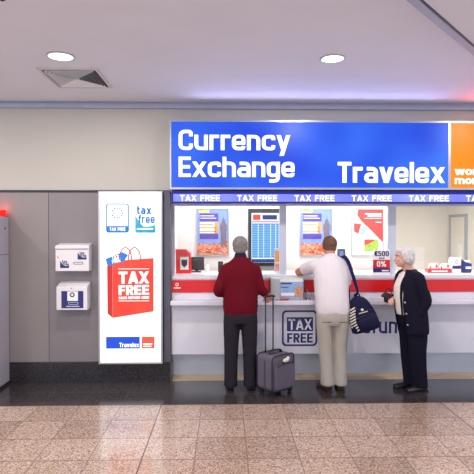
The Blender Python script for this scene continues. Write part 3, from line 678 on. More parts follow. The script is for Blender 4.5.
# red leaflet holder
Y = 6.12; t = thing('leaflet_holder', (X(184, Y), Y, cz), 'red leaflet holder with white emblem card at the left counter end', 'leaflet holder')
a, b = X(176, Y), X(191, Y); zt = Z(249.5, Y)
MB().mesh([(a, Y, cz), (b, Y+.02, cz), (b, Y+.16, cz), (a, Y+.14, cz), (a-.008, Y+.03, zt), (b-.07, Y+.03, zt), (b-.01, Y+.04, zt-.05), (b-.01, Y+.16, zt-.05), (b-.07, Y+.15, zt), (a-.008, Y+.14, zt)],
   [(0, 3, 2, 1), (0, 1, 6, 5, 4), (1, 2, 7, 6), (2, 3, 9, 8, 7), (3, 0, 4, 9), (4, 5, 8, 9), (5, 6, 7, 8)]).build('body', 'lred', t)
ca = rect(MB(), 180.2, 188.4, 257, 269.5, Y-.012+.0, .012).build('emblem_card', 'paper', t)
v = at(184.3, 263, Y-.014); MB().prism([(v.x, v.z-.055), (v.x+.034, v.z-.02), (v.x+.036, v.z+.04), (v.x-.036, v.z+.04), (v.x-.034, v.z-.02)], Y-.014, Y-.012).build('shield_mark', 'dgrey', ca)
# monitor
Y = 6.36; t = thing('cashier_monitor', (X(197, Y), Y, cz), 'dark monitor beside the red leaflet holder', 'monitor')
MB().box(X(189.5, Y), X(204, Y), Y, Y+.03, Z(271.5, Y)+.02, Z(257, Y)).build('screen_casing', 'black', t, bevel=.004)
MB().box(X(190.5, Y), X(203, Y), Y-.003, Y, Z(269, Y), Z(258.5, Y)).build('rear_cover', 'dgrey', t)
MB().box(X(195, Y), X(198, Y), Y+.005, Y+.025, cz+.01, Z(269, Y)).build('neck', 'black', t)
MB().box(X(192, Y), X(201, Y), Y-.04, Y+.07, cz, cz+.012).build('foot', 'black', t)
Y = 6.3; v = at(207.5, 272, Y); t = thing('hand_gel_bottle', (v.x, Y, cz), 'small clear white bottle beside the dark monitor', 'bottle')
MB().tube([(v.x, Y, cz), (v.x, Y, cz+.08), (v.x, Y, cz+.10), (v.x, Y, cz+.105)], [.022, .022, .016, .01], n=16).build('bottle_body', 'paper', t, smooth=True)
MB().cyl((v.x, Y, cz+.105), .009, .03, n=12).box(v.x-.02, v.x+.006, Y-.005, Y+.005, cz+.13, cz+.138).build('pump', 'mull', t)
Y = 6.3; v = at(220.5, 272, Y); t = thing('card_terminal', (v.x, Y, cz), 'black card terminal standing left of the red sweater shoulder', 'card reader')
MB().box(v.x-.032, v.x+.032, Y, Y+.05, cz, Z(261.5, Y)).build('body', 'black', t, bevel=.01)
MB().box(v.x-.024, v.x+.024, Y-.002, Y, cz+.09, cz+.13).build('display', 'dgrey', t)
# upright orange leaflet
Y = 6.1; t = thing('leaflet_stand', (X(277.5, Y), Y, cz), 'narrow upright stand of orange leaflets beside the rate screen', 'leaflet stand')
MB().box(X(274.6, Y), X(280, Y), Y, Y+.03, cz, Z(248.5, Y)).build('holder', 'mull', t)
rect(MB(), 275, 279.7, 251, 262, Y-.003, .003).build('orange_leaflet', 'orng', t); rect(MB(), 275, 279.7, 264, 271, Y-.003, .003).build('photo_leaflet', 'flower', t)
# terminal by the man's neck
Y = 6.2; t = thing('customer_display', (X(343, Y), Y, cz), 'small grey blue customer display behind the white shirt shoulder', 'display')
v = at(342.5, 272, Y); MB().cyl((v.x, Y+.02, cz), .012, Z(256, Y)-cz).build('stand', 'mull', t); MB().box(X(337.8, Y), X(345.6, Y), Y, Y+.04, Z(257.5, Y), Z(249, Y)).build('casing', 'column', t, bevel=.006)
MB().box(X(339.5, Y), X(343.5, Y), Y-.002, Y, Z(256, Y), Z(251, Y)).build('screen', 'sky', t); MB().cyl((v.x, Y+.02, cz), .05, .008).build('foot', 'mull', t)
# euro sign
Y = 5.91; t = thing('price_card', (X(381.5, Y), Y, cz), 'standing white, red and blue card reading 500 euro and 0%', 'card')
MB().mesh([(X(373, Y), Y, cz), (X(390.3, Y), Y, cz), (X(390.3, Y), Y+.004, cz), (X(373, Y), Y+.004, cz)]+[(X(373, Y), Y, Z(250, Y)), (X(390.3, Y), Y, Z(250, Y)), (X(390.3, Y), Y+.004, Z(250, Y)), (X(373, Y), Y+.004, Z(250, Y))], [(0, 3, 2, 1), (4, 5, 6, 7), (0, 1, 5, 4), (2, 3, 7, 6), (1, 2, 6, 5), (3, 0, 4, 7)]).build('card_face', 'paper', t)
MB().box(X(379, Y), X(384, Y), Y+.004, Y+.06, cz, cz+.008).build('support', 'paper', t)
Y -= .002
rr = rect(MB(), 373.2, 390.2, 260, 268.4, Y).build('red_band', 'red', t); rect(MB(), 373.2, 390.2, 268.4, 272.6, Y).build('blue_band', 'navy', t)
text('lettering', '€500', 374.5, 389, 256.3, 251.2, Y-.002, 'navy', t, s=.24); text('lettering', 'and', 379, 384.5, 259.3, 257.2, Y-.002, 'navy', t, s=.22)
text('lettering', '0%', 377, 386.3, 267, 261.3, Y-.003, 'paper', rr, s=.24)
rect(MB(), 382, 389, 270.2, 271.6, Y-.002, .001).build('small_rule', 'paper', t)
# right leaflet tray + boxes
Y = 6.14; t = thing('leaflet_tray', (X(440, Y), Y, cz), 'low red tray of small white cards on the right counter', 'tray')
tx0, tx1 = X(428.3, Y), X(452, Y)
MB().box(tx0, tx1, Y, Y+.005, cz, Z(269.4, Y)).box(tx0, tx1, Y+.095, Y+.1, cz, Z(269.4, Y)).box(tx0, tx0+.005, Y+.005, Y+.095, cz, Z(269.4, Y)).box(tx1-.005, tx1, Y+.005, Y+.095, cz, Z(269.4, Y)).box(tx0+.005, tx1-.005, Y+.005, Y+.095, cz, cz+.005).build('tray_body', 'lred', t)
rect(MB(), 432, 448, 271, 272.2, Y-.001, .001).build('text_rule', 'paper', t)
for k, (p, q, lb_) in enumerate(((429.5, 438.5, 'left pack of white cards standing in the red tray'), (440.8, 450, 'right pack of white cards standing in the red tray'))):
    c_ = thing('card_pack', (X((p+q)/2, Y), Y+.03, cz+.005), lb_, 'card pack', 'card packs in the red tray')
    yy = Y+.03; a, b = X(p, yy), X(q, yy); zt = Z(264, yy)
    MB().prism([(a, cz+.005), (b, cz+.005), (b, zt), (a+.03, zt+.0), (a, zt-.03)], yy, yy+.03).build('cards', 'paper', c_)
    MB().box(b-.035, b-.01, yy-.002, yy, zt-.045, zt-.012).build('red_mark', 'pred', c_); MB().box(a+.004, a+.018, yy-.002, yy, zt-.08, zt-.03).build('red_mark', 'pred', c_)
Y = 6.18; t = thing('donation_box', (X(456.5, Y), Y, cz), 'white box with blue band between red tray and blue box', 'box')
MB().box(X(452.5, Y), X(461.3, Y), Y, Y+.1, cz, Z(258.3, Y)).build('body', 'paper', t, bevel=.003); rect(MB(), 452.7, 461.1, 266, 269.3, Y-.002).build('blue_band', 'navy', t)
v = at(456.5, 262, Y-.002); cc = MB(); ring(cc, [(v.x+.022*math.cos(q*PI/8), v.z+.022*math.sin(q*PI/8)) for q in range(16)], [(v.x+.013*math.cos(q*PI/8), v.z+.013*math.sin(q*PI/8)) for q in range(16)], Y-.002); cc.build('ring_mark', 'sky', t)
Y = 6.16; t = thing('leaflet_box', (X(467.5, Y), Y, cz), 'blue and white leaflet box at the right end of counter', 'box')
MB().prism([(X(463.3, Y), cz), (X(472, Y), cz), (X(472, Y), Z(264, Y)), (X(465.5, Y), Z(262.5, Y)), (X(463.3, Y), Z(260, Y))], Y, Y+.09).build('body', 'navy', t)
MB().box(X(465, Y), X(471.5, Y), Y+.03, Y+.07, cz+.02, Z(261, Y)).build('leaflets', 'paper', t); rect(MB(), 466, 471.5, 267, 269.3, Y-.002).build('white_mark', 'paper', t)

# ---- things on the ledge
ly = 5.76
t = thing('leaflet_dispenser', (X(287, ly), ly, lz), 'clear acrylic leaflet dispenser with blue picture on the ledge', 'leaflet holder')
a, b = X(270.5, ly), X(304, ly); zt = Z(276.5, ly+.03); yb = 5.845
MB().box(a, b, ly, ly+.004, lz, zt-.02).box(a, b, yb-.004, yb, lz, zt).box(a, a+.004, ly+.004, yb-.004, lz, zt-.02).box(b-.004, b, ly+.004, yb-.004, lz, zt-.02).build('acrylic_case', 'glass', t)
MB().box(a+.004, b-.004, ly+.006, yb-.006, lz+.002, zt-.015).build('leaflet_stack', 'paper', t)
pc = rect(MB(), 280, 303.3, 279, 298.5, ly-.003, .003).build('front_picture', 'pblue', t)
rect(MB(), 280, 303.3, 279, 282, ly-.005, .002).build('pale_sky', 'paper', pc); rect(MB(), 281, 292, 283, 284.2, ly-.006, .001).build('title_rule', 'navy', pc); rect(MB(), 281, 288.5, 287, 287.8, ly-.006, .001).build('title_rule', 'navy', pc)
MB().prism([pp(294, 296.5, ly-.005), pp(303, 297, ly-.005), pp(302, 287, ly-.005), pp(298.5, 285, ly-.005), pp(296, 289, ly-.005)], ly-.006, ly-.003).build('people_photo', 'flower', pc)
rect(MB(), 281, 295, 293, 296, ly-.006, .001).build('pale_patch', 'paper', pc)
v = at(279.5, 297.5, 5.73); tag(MB().mesh([(v.x, 5.715, lz+.001), (v.x+.10, 5.705, lz+.001), (v.x+.11, 5.75, lz+.001), (v.x+.01, 5.755, lz+.001), (v.x, 5.715, lz+.006), (v.x+.10, 5.705, lz+.006), (v.x+.11, 5.75, lz+.02), (v.x+.01, 5.755, lz+.012)], [(0, 3, 2, 1), (4, 5, 6, 7), (0, 1, 5, 4), (1, 2, 6, 5), (2, 3, 7, 6), (3, 0, 4, 7)]).build('folded_leaflet', 'pred'), 'red folded leaflet lying before the acrylic dispenser', 'leaflet')
v = at(308.5, 299, 5.77); t = thing('pen_holder', (v.x, 5.77, lz), 'small metal pen holder right of the acrylic dispenser', 'pen holder')
MB().tube([(v.x, 5.77, lz), (v.x, 5.77, lz+.012), (v.x, 5.77, lz+.03), (v.x, 5.77, lz+.05)], [.034, .03, .014, .012]).build('base', 'chrome', t, smooth=True)
MB().tube([(v.x, 5.77, lz+.04), (v.x-.02, 5.765, lz+.12)], [.005, .004], smooth=False, n=8).build('pen', 'silver', t)
MB().tube([(v.x+.02, 5.77, lz+.015), (v.x+.04, 5.75, lz+.05), (v.x+.01, 5.74, lz+.07), (v.x-.015, 5.765, lz+.11)], .003, n=6).build('chain', 'chrome', t)

# ================================================================== PEOPLE
def V(*a): return Vector(a)
def hand(mb, wrist, d, nrm, curl=.5, side=1, sc=1.0):
    """palm and five fingers; d = pointing direction, nrm = palm side, thumb towards side*(d x nrm)"""
    d = Vector(d).normalized(); nrm = Vector(nrm); nrm = (nrm-d*nrm.dot(d)).normalized(); l = d.cross(nrm)*side; W = Vector(wrist)
    mb.tube([W-d*.02, W+d*.03*sc, W+d*.085*sc], [(.026*sc, .019*sc), (.036*sc, .016*sc), (.040*sc, .014*sc)], side=l, n=14)
    for k, (o, L) in enumerate(((.029, .068), (.010, .077), (-.010, .072), (-.028, .056))):
        p = W+d*.078*sc+l*o*sc; pts = [p-d*.015]; a = 0; c = p
        pts.append(c)
        for j, fr_ in enumerate((.45, .32, .23)):
            a += curl*(.9 if j else .7)
            c = c+(d*math.cos(a)+nrm*math.sin(a))*L*fr_*sc; pts.append(c)
        mb.tube(pts, [.0095*sc, .0095*sc, .0088*sc, .008*sc, .0062*sc], side=l, n=10, sub=3)
    p = W+d*.022*sc+l*.030*sc
    mb.tube([p-l*.012, p+(l*.6+d*.6+nrm*.35)*.028*sc, p+(l*.5+d*.9+nrm*.7)*.05*sc, p+(l*.15+d*1.1+nrm*1.0)*.062*sc], [.013*sc, .0115*sc, .010*sc, .0075*sc], side=nrm, n=10, sub=3)
def head(mb, c, s=1.0, yaw=0, female=False):
    """c = centre of the skull; face looks along +y turned by yaw"""
    rz = Matrix.Rotation(yaw, 3, 'Z'); T = lambda x, y, z: c+rz @ (Vector((x, y, z))*s)
    mb.ell(T(0, -.006, .022), (.076*s, .096*s, .092*s), rot=rz)           # cranium
    mb.ell(T(0, .030, -.045), (.060*s, .064*s, .070*s), rot=rz)           # face
    mb.ell(T(0, .056, -.092), (.030*s, .028*s, .022*s), rot=rz)           # chin
    mb.tube([T(0, .088, .012), T(0, .103, -.018), T(0, .113, -.036), T(0, .094, -.043)], [.009*s, .010*s, .014*s, .010*s], n=10)
    mb.ell(T(0, .078, .030), (.050*s, .018*s, .012*s), rot=rz)            # brow
    for q in (-1, 1):
        mb.ell(T(q*.034, .074, -.028), (.020*s, .018*s, .018*s), rot=rz)  # cheeks
        mb.ell(T(q*.078, .002, -.018), (.010*s, .018*s, .030*s), rot=rz)  # ears
    mb.ell(T(0, .087, -.064), (.023*s, .012*s, .007*s), rot=rz); mb.ell(T(0, .084, -.076), (.020*s, .012*s, .007*s), rot=rz)
    return T
def eyes(T, root, rz, s=1.0):
    for q in (-1, 1):
        e = MB().ell(T(q*.031, .081, -.002), (.0125*s, .010*s, .009*s)).build('eye', 'eyew', root, smooth=True, local=True)
        MB().ell(T(q*.031, .0895, -.002), (.006*s, .004*s, .006*s)).build('iris', 'eyed', e, smooth=True, local=True)
        MB().tube([T(q*.016, .094, .021), T(q*.032, .092, .025), T(q*.048, .080, .019)], .004*s, n=6).build('eyebrow', 'hgrey', root, smooth=True, local=True)
    MB().tube([T(-.022, .088, -.070), T(0, .0985, -.0695), T(.022, .088, -.070)], [.002, .004, .002], n=8).build('lips', 'lip', root, smooth=True, local=True)
def shoe(name, x, y, ang, m, root, L=.27, w=.048, par=None):
    rz = Matrix.Rotation(ang, 3, 'Z'); P = lambda a, b, c: V(x, y, 0)+rz @ V(a, b, c)
    mb = MB(); mb.tube([P(0, -L*.30, .040), P(0, -L*.25, .044), P(0, -L*.05, .045), P(0, L*.2, .038), P(0, L*.5, .032), P(0, L*.66, .026), P(0, L*.7, .024)],
        [(.020, .030), (.034, .042), (.036, .044), (w*.9, .036), (w, .030), (w*.8, .022), (.015, .01)], side=rz @ V(1, 0, 0), ex=2.3)
    mb.tube([P(0, -L*.12, .05), P(0, -L*.13, .105)], [(.036, .046), (.034, .042)], side=rz @ V(1, 0, 0))
    s = mb.build(name, m, root, remesh=.007, sm=3, local=True)
    so = MB(); ol = [(-.033, -L*.33), (.033, -L*.33), (.036, 0), (w, L*.42), (w*.6, L*.68), (-w*.6, L*.68), (-w, L*.42), (-.036, 0)]
    n = len(ol); vs = [P(a, b, 0) for a, b in ol]+[P(a, b, .014) for a, b in ol]
    so.mesh(vs, [tuple(range(n-1, -1, -1)), tuple(range(n, 2*n))]+[(i, (i+1) % n, (i+1) % n+n, i+n) for i in range(n)]); so.build('sole', 'rubber', s, local=True)
VB = .0055
def zz(py, Y=5.5): return Z(py, Y)

# ---------------- man in the red sweater (seen from behind)
FY = 5.50
v = at(240.5, 390, FY)
p = thing('person', (v.x, FY, 0), 'grey haired person in burgundy sweater and charcoal trousers, back turned, hand on suitcase handle', 'person', rz=0)
hc = V(.0, .045, 1.565)
bd = MB(); T = head(bd, hc, .98, yaw=-.2)
bd.tube([(0, .0, 1.36), (0, .015, 1.44), (0, .035, 1.52)], [(.066, .064), (.058, .060), (.056, .060)], n=16)
bd.tube([(0, 0, .88), (0, -.005, 1.05), (0, 0, 1.25), (0, 0, 1.38), (0, .0, 1.42)], [(.15, .10), (.14, .10), (.16, .11), (.14, .09), (.06, .05)])
hipx = .085
LS, RS = V(-.150, 0, 1.335), V(.150, 0, 1.335)
LE, RE = V(-.240, -.03, 1.09), V(.215, .0, 1.11)
LW, RW = V(-.16, .175, 1.03), V(.292, .03, 1.035)
RHD = (RW-RE).normalized()
for A, E, W_ in ((LS, LE, LW), (RS, RE, RW)): bd.tube([A, (A+E)/2, E, (E+W_)/2, W_], [.045, .042, .036, .034, .025], n=14)
for q in (-1, 1): bd.tube([(q*hipx, 0, .88), (q*.09, 0, .5), (q*.10, 0, .09)], [.075, .052, .036], n=14)
hand(bd, LW, (.35, .9, -.1), (0, -.1, -1), .25, -1)
hand(bd, RW, (.25, .25, -.55), (-.2, .9, .3), 1.25, -1)
body = bd.build('body', 'skin', p, remesh=VB, sm=2, local=True); eyes(T, p, 0, .98)
h = MB(); rzh = Matrix.Rotation(-.2, 3, 'Z')
h.ell(T(0, -.018, .030), (.086, .098, .094), rot=rzh); h.ell(T(0, -.050, -.022), (.070, .056, .062), rot=rzh)
for q in (-1, 1): h.ell(T(q*.062, -.012, .002), (.022, .040, .046), rot=rzh)
h.build('hair', 'hgrey', p, remesh=.006, sm=2, local=True)
sw = MB(); sw.tube([(0, 0, .845), (0, 0, .88), (0, -.005, .98), (0, 0, 1.12), (0, 0, 1.24), (0, 0, 1.33), (0, .0, 1.385), (0, .008, 1.425), (0, .012, 1.455)],
    [(.178, .125), (.188, .135), (.190, .138), (.188, .135), (.192, .135), (.182, .122), (.145, .102), (.098, .085), (.072, .072)], ex=2.25, n=28)
for A, E, W_, q in ((LS, LE, LW, -1), (RS, RE, RW, 1)):
    sw.tube([A+V(-q*.06, 0, .01), A+V(0, 0, -.015), A+(E-A)*.5, E, E+(W_-E)*.5, E+(W_-E)*.93], [.060, .068, .064, .058, .052, .042], n=18)
swo = sw.build('sweater', 'sweat', p, remesh=.010, sm=4, local=True)
MB().tube([(0, 0, .83), (0, 0, .868)], [(.180, .127), (.184, .130)], ex=2.25, n=32).build('hem_band', 'sweat', swo, smooth=False, remesh=.008, sm=2, local=True)
MB().tube([(0, .008, 1.44), (0, .018, 1.478), (0, .022, 1.488)], [(.074, .076), (.064, .068), (.062, .066)], n=24).build('shirt_collar', 'collar', p, remesh=.006, sm=2, local=True)
tr = MB(); tr.tube([(0, 0, .95), (0, 0, .86), (0, 0, .80), (0, 0, .74)], [(.165, .115), (.178, .128), (.182, .130), (.165, .12)], n=26)
for q in (-1, 1): tr.tube([(q*.085, 0, .84), (q*.095, 0, .70), (q*.100, .01, .48), (q*.104, 0, .28), (q*.106, -.01, .10), (q*.106, -.01, .055)], [(.098, .118), (.092, .108), (.080, .090), (.074, .082), (.074, .082), (.076, .086)], n=20)
tr.build('trousers', 'trou', p, remesh=.010, sm=4, local=True)
shoe('shoe', -.112, .0, .06, 'bleather', p); shoe('shoe', .112, .0, -.1, 'bleather', p)

# ---------------- man in the white T-shirt (leaning on the counter)
v = at(332, 389, FY)
p = thing('person', (v.x, FY-.02, 0), 'short haired person in white t-shirt and stone chinos, back turned, leaning on the counter', 'person', rz=0)
px_ = lambda q, Y=5.5: X(q, Y)-v.x
LSx = -.165
neck = V(.0, .12, 1.43)
hc = V(.0, .185, 1.575)
bd = MB(); T = head(bd, hc, .98, yaw=.12)
bd.tube([(-.0, .10, 1.37), (0, .125, 1.45), (0, .16, 1.53)], [(.068, .066), (.060, .062), (.058, .062)], n=16)
bd.tube([(0, 0, .88), (-.01, .02, 1.05), (-.01, .07, 1.25), (0, .10, 1.38), (0, .11, 1.42)], [(.15, .10), (.15, .11), (.16, .11), (.14, .09), (.06, .05)])
A0, E0, W0 = V(-.16, .12, 1.355), V(-.325, .375, CT+.040), V(-.09, .435, CT+.042)
A1, E1, W1 = V(.165, .10, 1.36), V(.182, .17, 1.10), V(.12, .335, CT-.12)
W1 = V(.10, .20, 1.03); 
for A, E, W_ in ((A0, E0, W0), (A1, E1, W1)): bd.tube([A, (A+E)/2, E, (E+W_)/2, W_], [.046, .044, .039, .037, .026], n=14)
for q in (-1, 1): bd.tube([(q*.08, 0, .88), (q*.085, 0, .5), (q*.085, 0, .09)], [.075, .052, .036], n=14)
hand(bd, W0, (1, .15, -.02), (0, 0, -1), .2, 1)
hand(bd, W1, (-.6, .1, -.5), (0, 1, 0), .9, -1)
bd.build('body', 'skinb', p, remesh=VB, sm=2, local=True); eyes(T, p, 0, .98)
h = MB(); rzh = Matrix.Rotation(.12, 3, 'Z')
h.ell(T(0, -.020, .026), (.082, .090, .088), rot=rzh); h.ell(T(0, -.052, -.030), (.066, .052, .050), rot=rzh)
for q in (-1, 1): h.ell(T(q*.062, -.008, .004), (.021, .046, .046), rot=rzh)
h.build('hair', 'hbrown', p, remesh=.006, sm=2, local=True)
tt = MB(); tt.tube([(.0, 0, .845), (0, .0, .90), (-.005, .02, 1.02), (-.005, .055, 1.18), (0, .09, 1.29), (0, .105, 1.37), (0, .115, 1.425), (0, .12, 1.45), (0, .128, 1.47)],
    [(.178, .125), (.186, .135), (.184, .138), (.190, .135), (.200, .130), (.192, .112), (.145, .092), (.088, .078), (.066, .068)], ex=2.3, n=28)
tt.tube([A0+V(.07, -.02, .0), A0+V(-.01, 0, -.005), A0+(E0-A0)*.40, A0+(E0-A0)*.66], [.070, .080, .074, .070], n=18)
tt.tube([A1+V(-.06, 0, .0), A1+V(0, 0, -.01), A1+(E1-A1)*.5, A1+(E1-A1)*.85], [.068, .070, .066, .062], n=18)
tt.build('t_shirt', 'tee', p, remesh=.010, sm=4, local=True)
tr = MB(); tr.tube([(0, 0, .93), (0, 0, .86), (0, 0, .78), (0, 0, .72)], [(.165, .115), (.176, .132), (.180, .135), (.165, .12)], n=26)
tr.tube([(-.085, 0, .84), (-.088, 0, .70), (-.078, .01, .48), (-.066, 0, .28), (-.060, -.01, .12), (-.058, -.01, .065)], [(.098, .118), (.090, .108), (.078, .090), (.072, .082), (.074, .084), (.074, .088)], n=20)
tr.tube([(.085, 0, .84), (.086, 0, .70), (.084, .01, .48), (.086, 0, .28), (.088, -.01, .12), (.088, -.01, .065)], [(.098, .118), (.090, .108), (.076, .090), (.068, .080), (.068, .082), (.068, .086)], n=20)
tr.build('trousers', 'chino', p, remesh=.010, sm=4, local=True)
for q in (-1, 1): MB().box(q*.09-.05, q*.09+.05, -.139, -.136, .765, .771).build('pocket_seam', 'leather', p, local=True)
shoe('shoe', -.068, .0, .28, 'leather', p); shoe('shoe', .090, .0, -.08, 'leather', p)
man2 = V(v.x, FY-.02, 0)

# ---------------- backpack hanging from his shoulder
bc = at(362, 314, 5.44)
t = thing('backpack', (bc.x, 5.44, bc.z-.20), 'navy backpack with striped side pocket hanging by one shoulder strap', 'backpack')
rt = Matrix.Rotation(R(-16), 3, 'Y'); Q = lambda x, y, z: V(bc.x, 5.44, bc.z)+rt @ V(x, y, z)
pk = MB(); pk.tube([Q(0, 0, -.185), Q(0, 0, -.16), Q(0, 0, -.05), Q(-.002, 0, .06), Q(-.004, 0, .13), Q(-.004, 0, .175), Q(-.002, 0, .20)], [(.13, .06), (.155, .085), (.15, .09), (.125, .08), (.10, .07), (.07, .055), (.03, .03)], side=rt @ V(1, 0, 0), n=28, ex=2.6)
pk.build('pack_body', 'pack', t, smooth=True)
fp = MB(); fp.tube([Q(.02, -.075, -.165), Q(.02, -.085, -.12), Q(.018, -.085, -.05), Q(.012, -.075, -.005)], [(.10, .03), (.115, .045), (.11, .045), (.08, .02)], side=rt @ V(1, 0, 0), n=24, ex=2.8); fpo = fp.build('front_pocket', 'pack', t, smooth=True)
MB().tube([Q(-.09, -.105, -.012), Q(0, -.118, .004), Q(.10, -.100, -.008)], .004, n=6).build('zip', 'black', t)
MB().tube([Q(-.075, -.072, .12), Q(-.02, -.080, .06), Q(.06, -.080, .045), Q(.105, -.07, .03)], .003, n=6).build('zip', 'black', t)
q_ = Q(-.005, -.092, .065); MB().cyl((q_.x, q_.y-.006, q_.z), .014, .012, 'y', 14).build('round_badge', 'stripew', t)
mb = MB()
for k in range(7):
    a = Q(-.045+k*.014, -.096, .035+k*.0); mb.box(a.x-.005, a.x+.005, a.y-.002, a.y+.002, a.z-.006, a.z+.005)
mb.build('brand_mark', 'stripew', t)
# striped side pocket
mb = MB()
for k in range(9):
    z0 = -.17+k*.030; cx0 = lambda z: -(.128+.026*(1-abs(z+.09)/.16)) if z < .03 else -.125
    a0, a1 = Q(cx0(z0)-.006, -.03, z0), Q(cx0(z0)+.050, -.094, z0+.03); b0, b1 = Q(cx0(z0)-.006, -.03, z0+.013), Q(cx0(z0)+.050, -.094, z0+.043)
    yv = V(0, .012, 0); mb.mesh([a0, a1, b1, b0, a0+yv, a1+yv, b1+yv, b0+yv], [(0, 1, 2, 3), (7, 6, 5, 4), (0, 4, 5, 1), (1, 5, 6, 2), (2, 6, 7, 3), (3, 7, 4, 0)])
mb.build('side_stripes', 'stripew', t)
lp = MB(); lp.tube([Q(-.03, 0, .19), Q(-.02, 0, .225), Q(.02, 0, .225), Q(.03, 0, .19)], .008, n=8); lp.build('grab_loop', 'strap', t, smooth=True)
# strap: over the shoulder, down to the pack
sh = man2
st = MB(); st.tube([Q(-.02, .03, .185), at(357.5, 292, 5.42), at(355.5, 284, 5.40), at(352.5, 274, 5.40), at(349, 264, 5.42), at(346.3, 259, 5.46), at(343.8, 256, 5.55), at(343.3, 257, 5.66), at(344, 264, 5.735), at(348, 285, 5.70), Q(-.10, .07, .08)],
     [(.012, .004), (.013, .004), (.017, .005), (.019, .006), (.021, .006), (.022, .006), (.022, .006), (.022, .006), (.020, .005), (.014, .004), (.012, .004)], side=(.85, -.3, .2), n=12, sub=5, ex=3)
st.build('shoulder_strap', 'strap', t, smooth=True)

# ---------------- elderly woman in profile
v = at(413, 389, FY)
p = thing('person', (v.x, FY-.03, 0), 'white haired person in dark navy jacket and ivory blouse standing side on, facing left', 'person', rz=R(103))
LEAN[0] = .085
# local frame: +y is where she faces (photo left), +x her right side (towards the counter), -x towards the camera
hc = V(.0, .050, 1.455)
bd = MB(); T = head(bd, hc, .93, yaw=-.18)
bd.tube([(0, -.02, 1.26), (0, .0, 1.33), (0, .03, 1.40)], [(.062, .062), (.052, .056), (.050, .058)], n=16)
bd.tube([(0, 0, .82), (0, .0, 1.0), (0, .0, 1.15), (0, -.015, 1.27), (0, -.01, 1.31)], [(.15, .11), (.14, .12), (.15, .12), (.13, .09), (.06, .05)])
A0, E0, W0 = V(-.155, -.03, 1.24), V(-.190, -.075, 1.01), V(-.165, .0, .84)
A1, E1, W1 = V(.155, -.02, 1.24), V(.19, .0, 1.0), V(.085, .14, 1.0)
for A, E, W_ in ((A0, E0, W0), (A1, E1, W1)): bd.tube([A, (A+E)/2, E, (E+W_)/2, W_], [.040, .038, .033, .031, .022], n=14)
for q in (-1, 1): bd.tube([(q*.075, 0, .84), (q*.075, 0, .5), (q*.07, 0, .09)], [.072, .050, .034], n=14)
hand(bd, W0+V(.03, -.01, .03), (.3, .2, -.9), (1, .2, 0), .5, 1, .9)
hand(bd, W1, (-.55, .75, -.12), (-.3, -.3, -.9), .75, -1, .95)
bd.build('body', 'skinw', p, remesh=VB, sm=2, local=True); eyes(T, p, 0, .93)
h = MB(); rzh = Matrix.Rotation(-.10, 3, 'Z')
h.ell(T(0, -.030, .034), (.086, .096, .084), rot=rzh); h.ell(T(0, -.062, -.028), (.076, .058, .070), rot=rzh); h.ell(T(0, .040, .070), (.060, .050, .034), rot=rzh)
for q in (-1, 1): h.ell(T(q*.066, -.022, -.008), (.022, .046, .060), rot=rzh)
for k in range(14):
    a = k*2.4; h.ell(T(.07*math.cos(a), -.045+.06*math.sin(a), .03+.05*math.cos(a*1.7)), (.024, .024, .024))
h.build('hair', 'hwhite', p, remesh=.006, sm=2, local=True)
gl = MB(); gl.tube([T(-.078, .0, -.002), T(-.066, .070, 0), T(-.040, .098, 0)], .002, n=6); 
bl = MB(); bl.tube([(0, .03, .84), (0, .035, .95), (0, .035, 1.1), (0, .015, 1.22), (0, -.0, 1.285)], [(.13, .125), (.13, .13), (.13, .12), (.11, .09), (.065, .065)], n=24)
bl.build('blouse', 'blouse', p, remesh=.009, sm=3, local=True)
# open jacket: shell around the back and sides with a gap at the front
jm = MB(); lv = [(.63, .188, .142, 0), (.70, .190, .145, -.005), (.78, .192, .150, -.005), (.92, .188, .154, -.005), (1.02, .182, .154, -.01), (1.14, .176, .150, -.015), (1.22, .170, .135, -.02), (1.27, .150, .115, -.02), (1.305, .095, .085, -.015), (1.325, .070, .070, -.01)]
rings = []
N = 40
for z, rx, ry, cy in lv:
    g = .42 if z < 1.2 else .42+(.15*(z-1.2)/.12)
    a0 = PI/2+g*.95; a1 = PI/2-g*.75+2*PI; rings.append([V(rx*math.cos(a0+(a1-a0)*k/N), cy+ry*math.sin(a0+(a1-a0)*k/N), z) for k in range(N+1)])
for i in range(len(rings)-1):
    for k in range(N): jm.poly([rings[i][k], rings[i][k+1], rings[i+1][k+1], rings[i+1][k]])
jk = jm.build('jacket', 'jack', p, smooth=True, local=True)
import bmesh
b_ = bmesh.new(); b_.from_mesh(jk.data); bmesh.ops.remove_doubles(b_, verts=b_.verts, dist=1e-5); b_.normal_update(); b_.to_mesh(jk.data); b_.free()
for q in jk.data.polygons: q.use_smooth = True
k_ = jk.modifiers.new('thickness', 'SOLIDIFY'); k_.thickness = .012; k_.offset = 0; k_ = jk.modifiers.new('subd', 'SUBSURF'); k_.levels = k_.render_levels = 1
for nm, A, E, W_, q, e_ in (('sleeve', A0, E0, W0, -1, 1.0), ('sleeve', A1, E1, W1, 1, .93)):
    sl = MB(); sl.tube([A+V(-q*.07, 0, .012), A+V(-q*.01, 0, -.005), A+(E-A)*.5, E, E+(W_-E)*.5, E+(W_-E)*e_], [.062, .072, .066, .062, .054, .046], n=18)
    sl.build(nm, 'jack', p, remesh=.009, sm=3, local=True)
lpm = MB()
for q in (-1, 1):
    lpm.tube([(q*.055, .035, 1.30), (q*.075, .10, 1.20), (q*.072, .135, 1.08), (q*.068, .148, .9), (q*.066, .148, .72)], [(.018, .006), (.024, .006), (.018, .006), (.012, .006), (.010, .005)], side=(q*.9, -.4, 0), n=10)
lpm.build('lapel', 'jack', p, smooth=True, local=True)
for z in (.98, .86, .74):
    a_ = PI/2+.42*.95+.22; bpos = V(.198*math.cos(a_), -.01+.172*math.sin(a_), z)
    MB().ell(bpos, (.010, .010, .010)).build('button', 'silver', p, smooth=True, local=True)
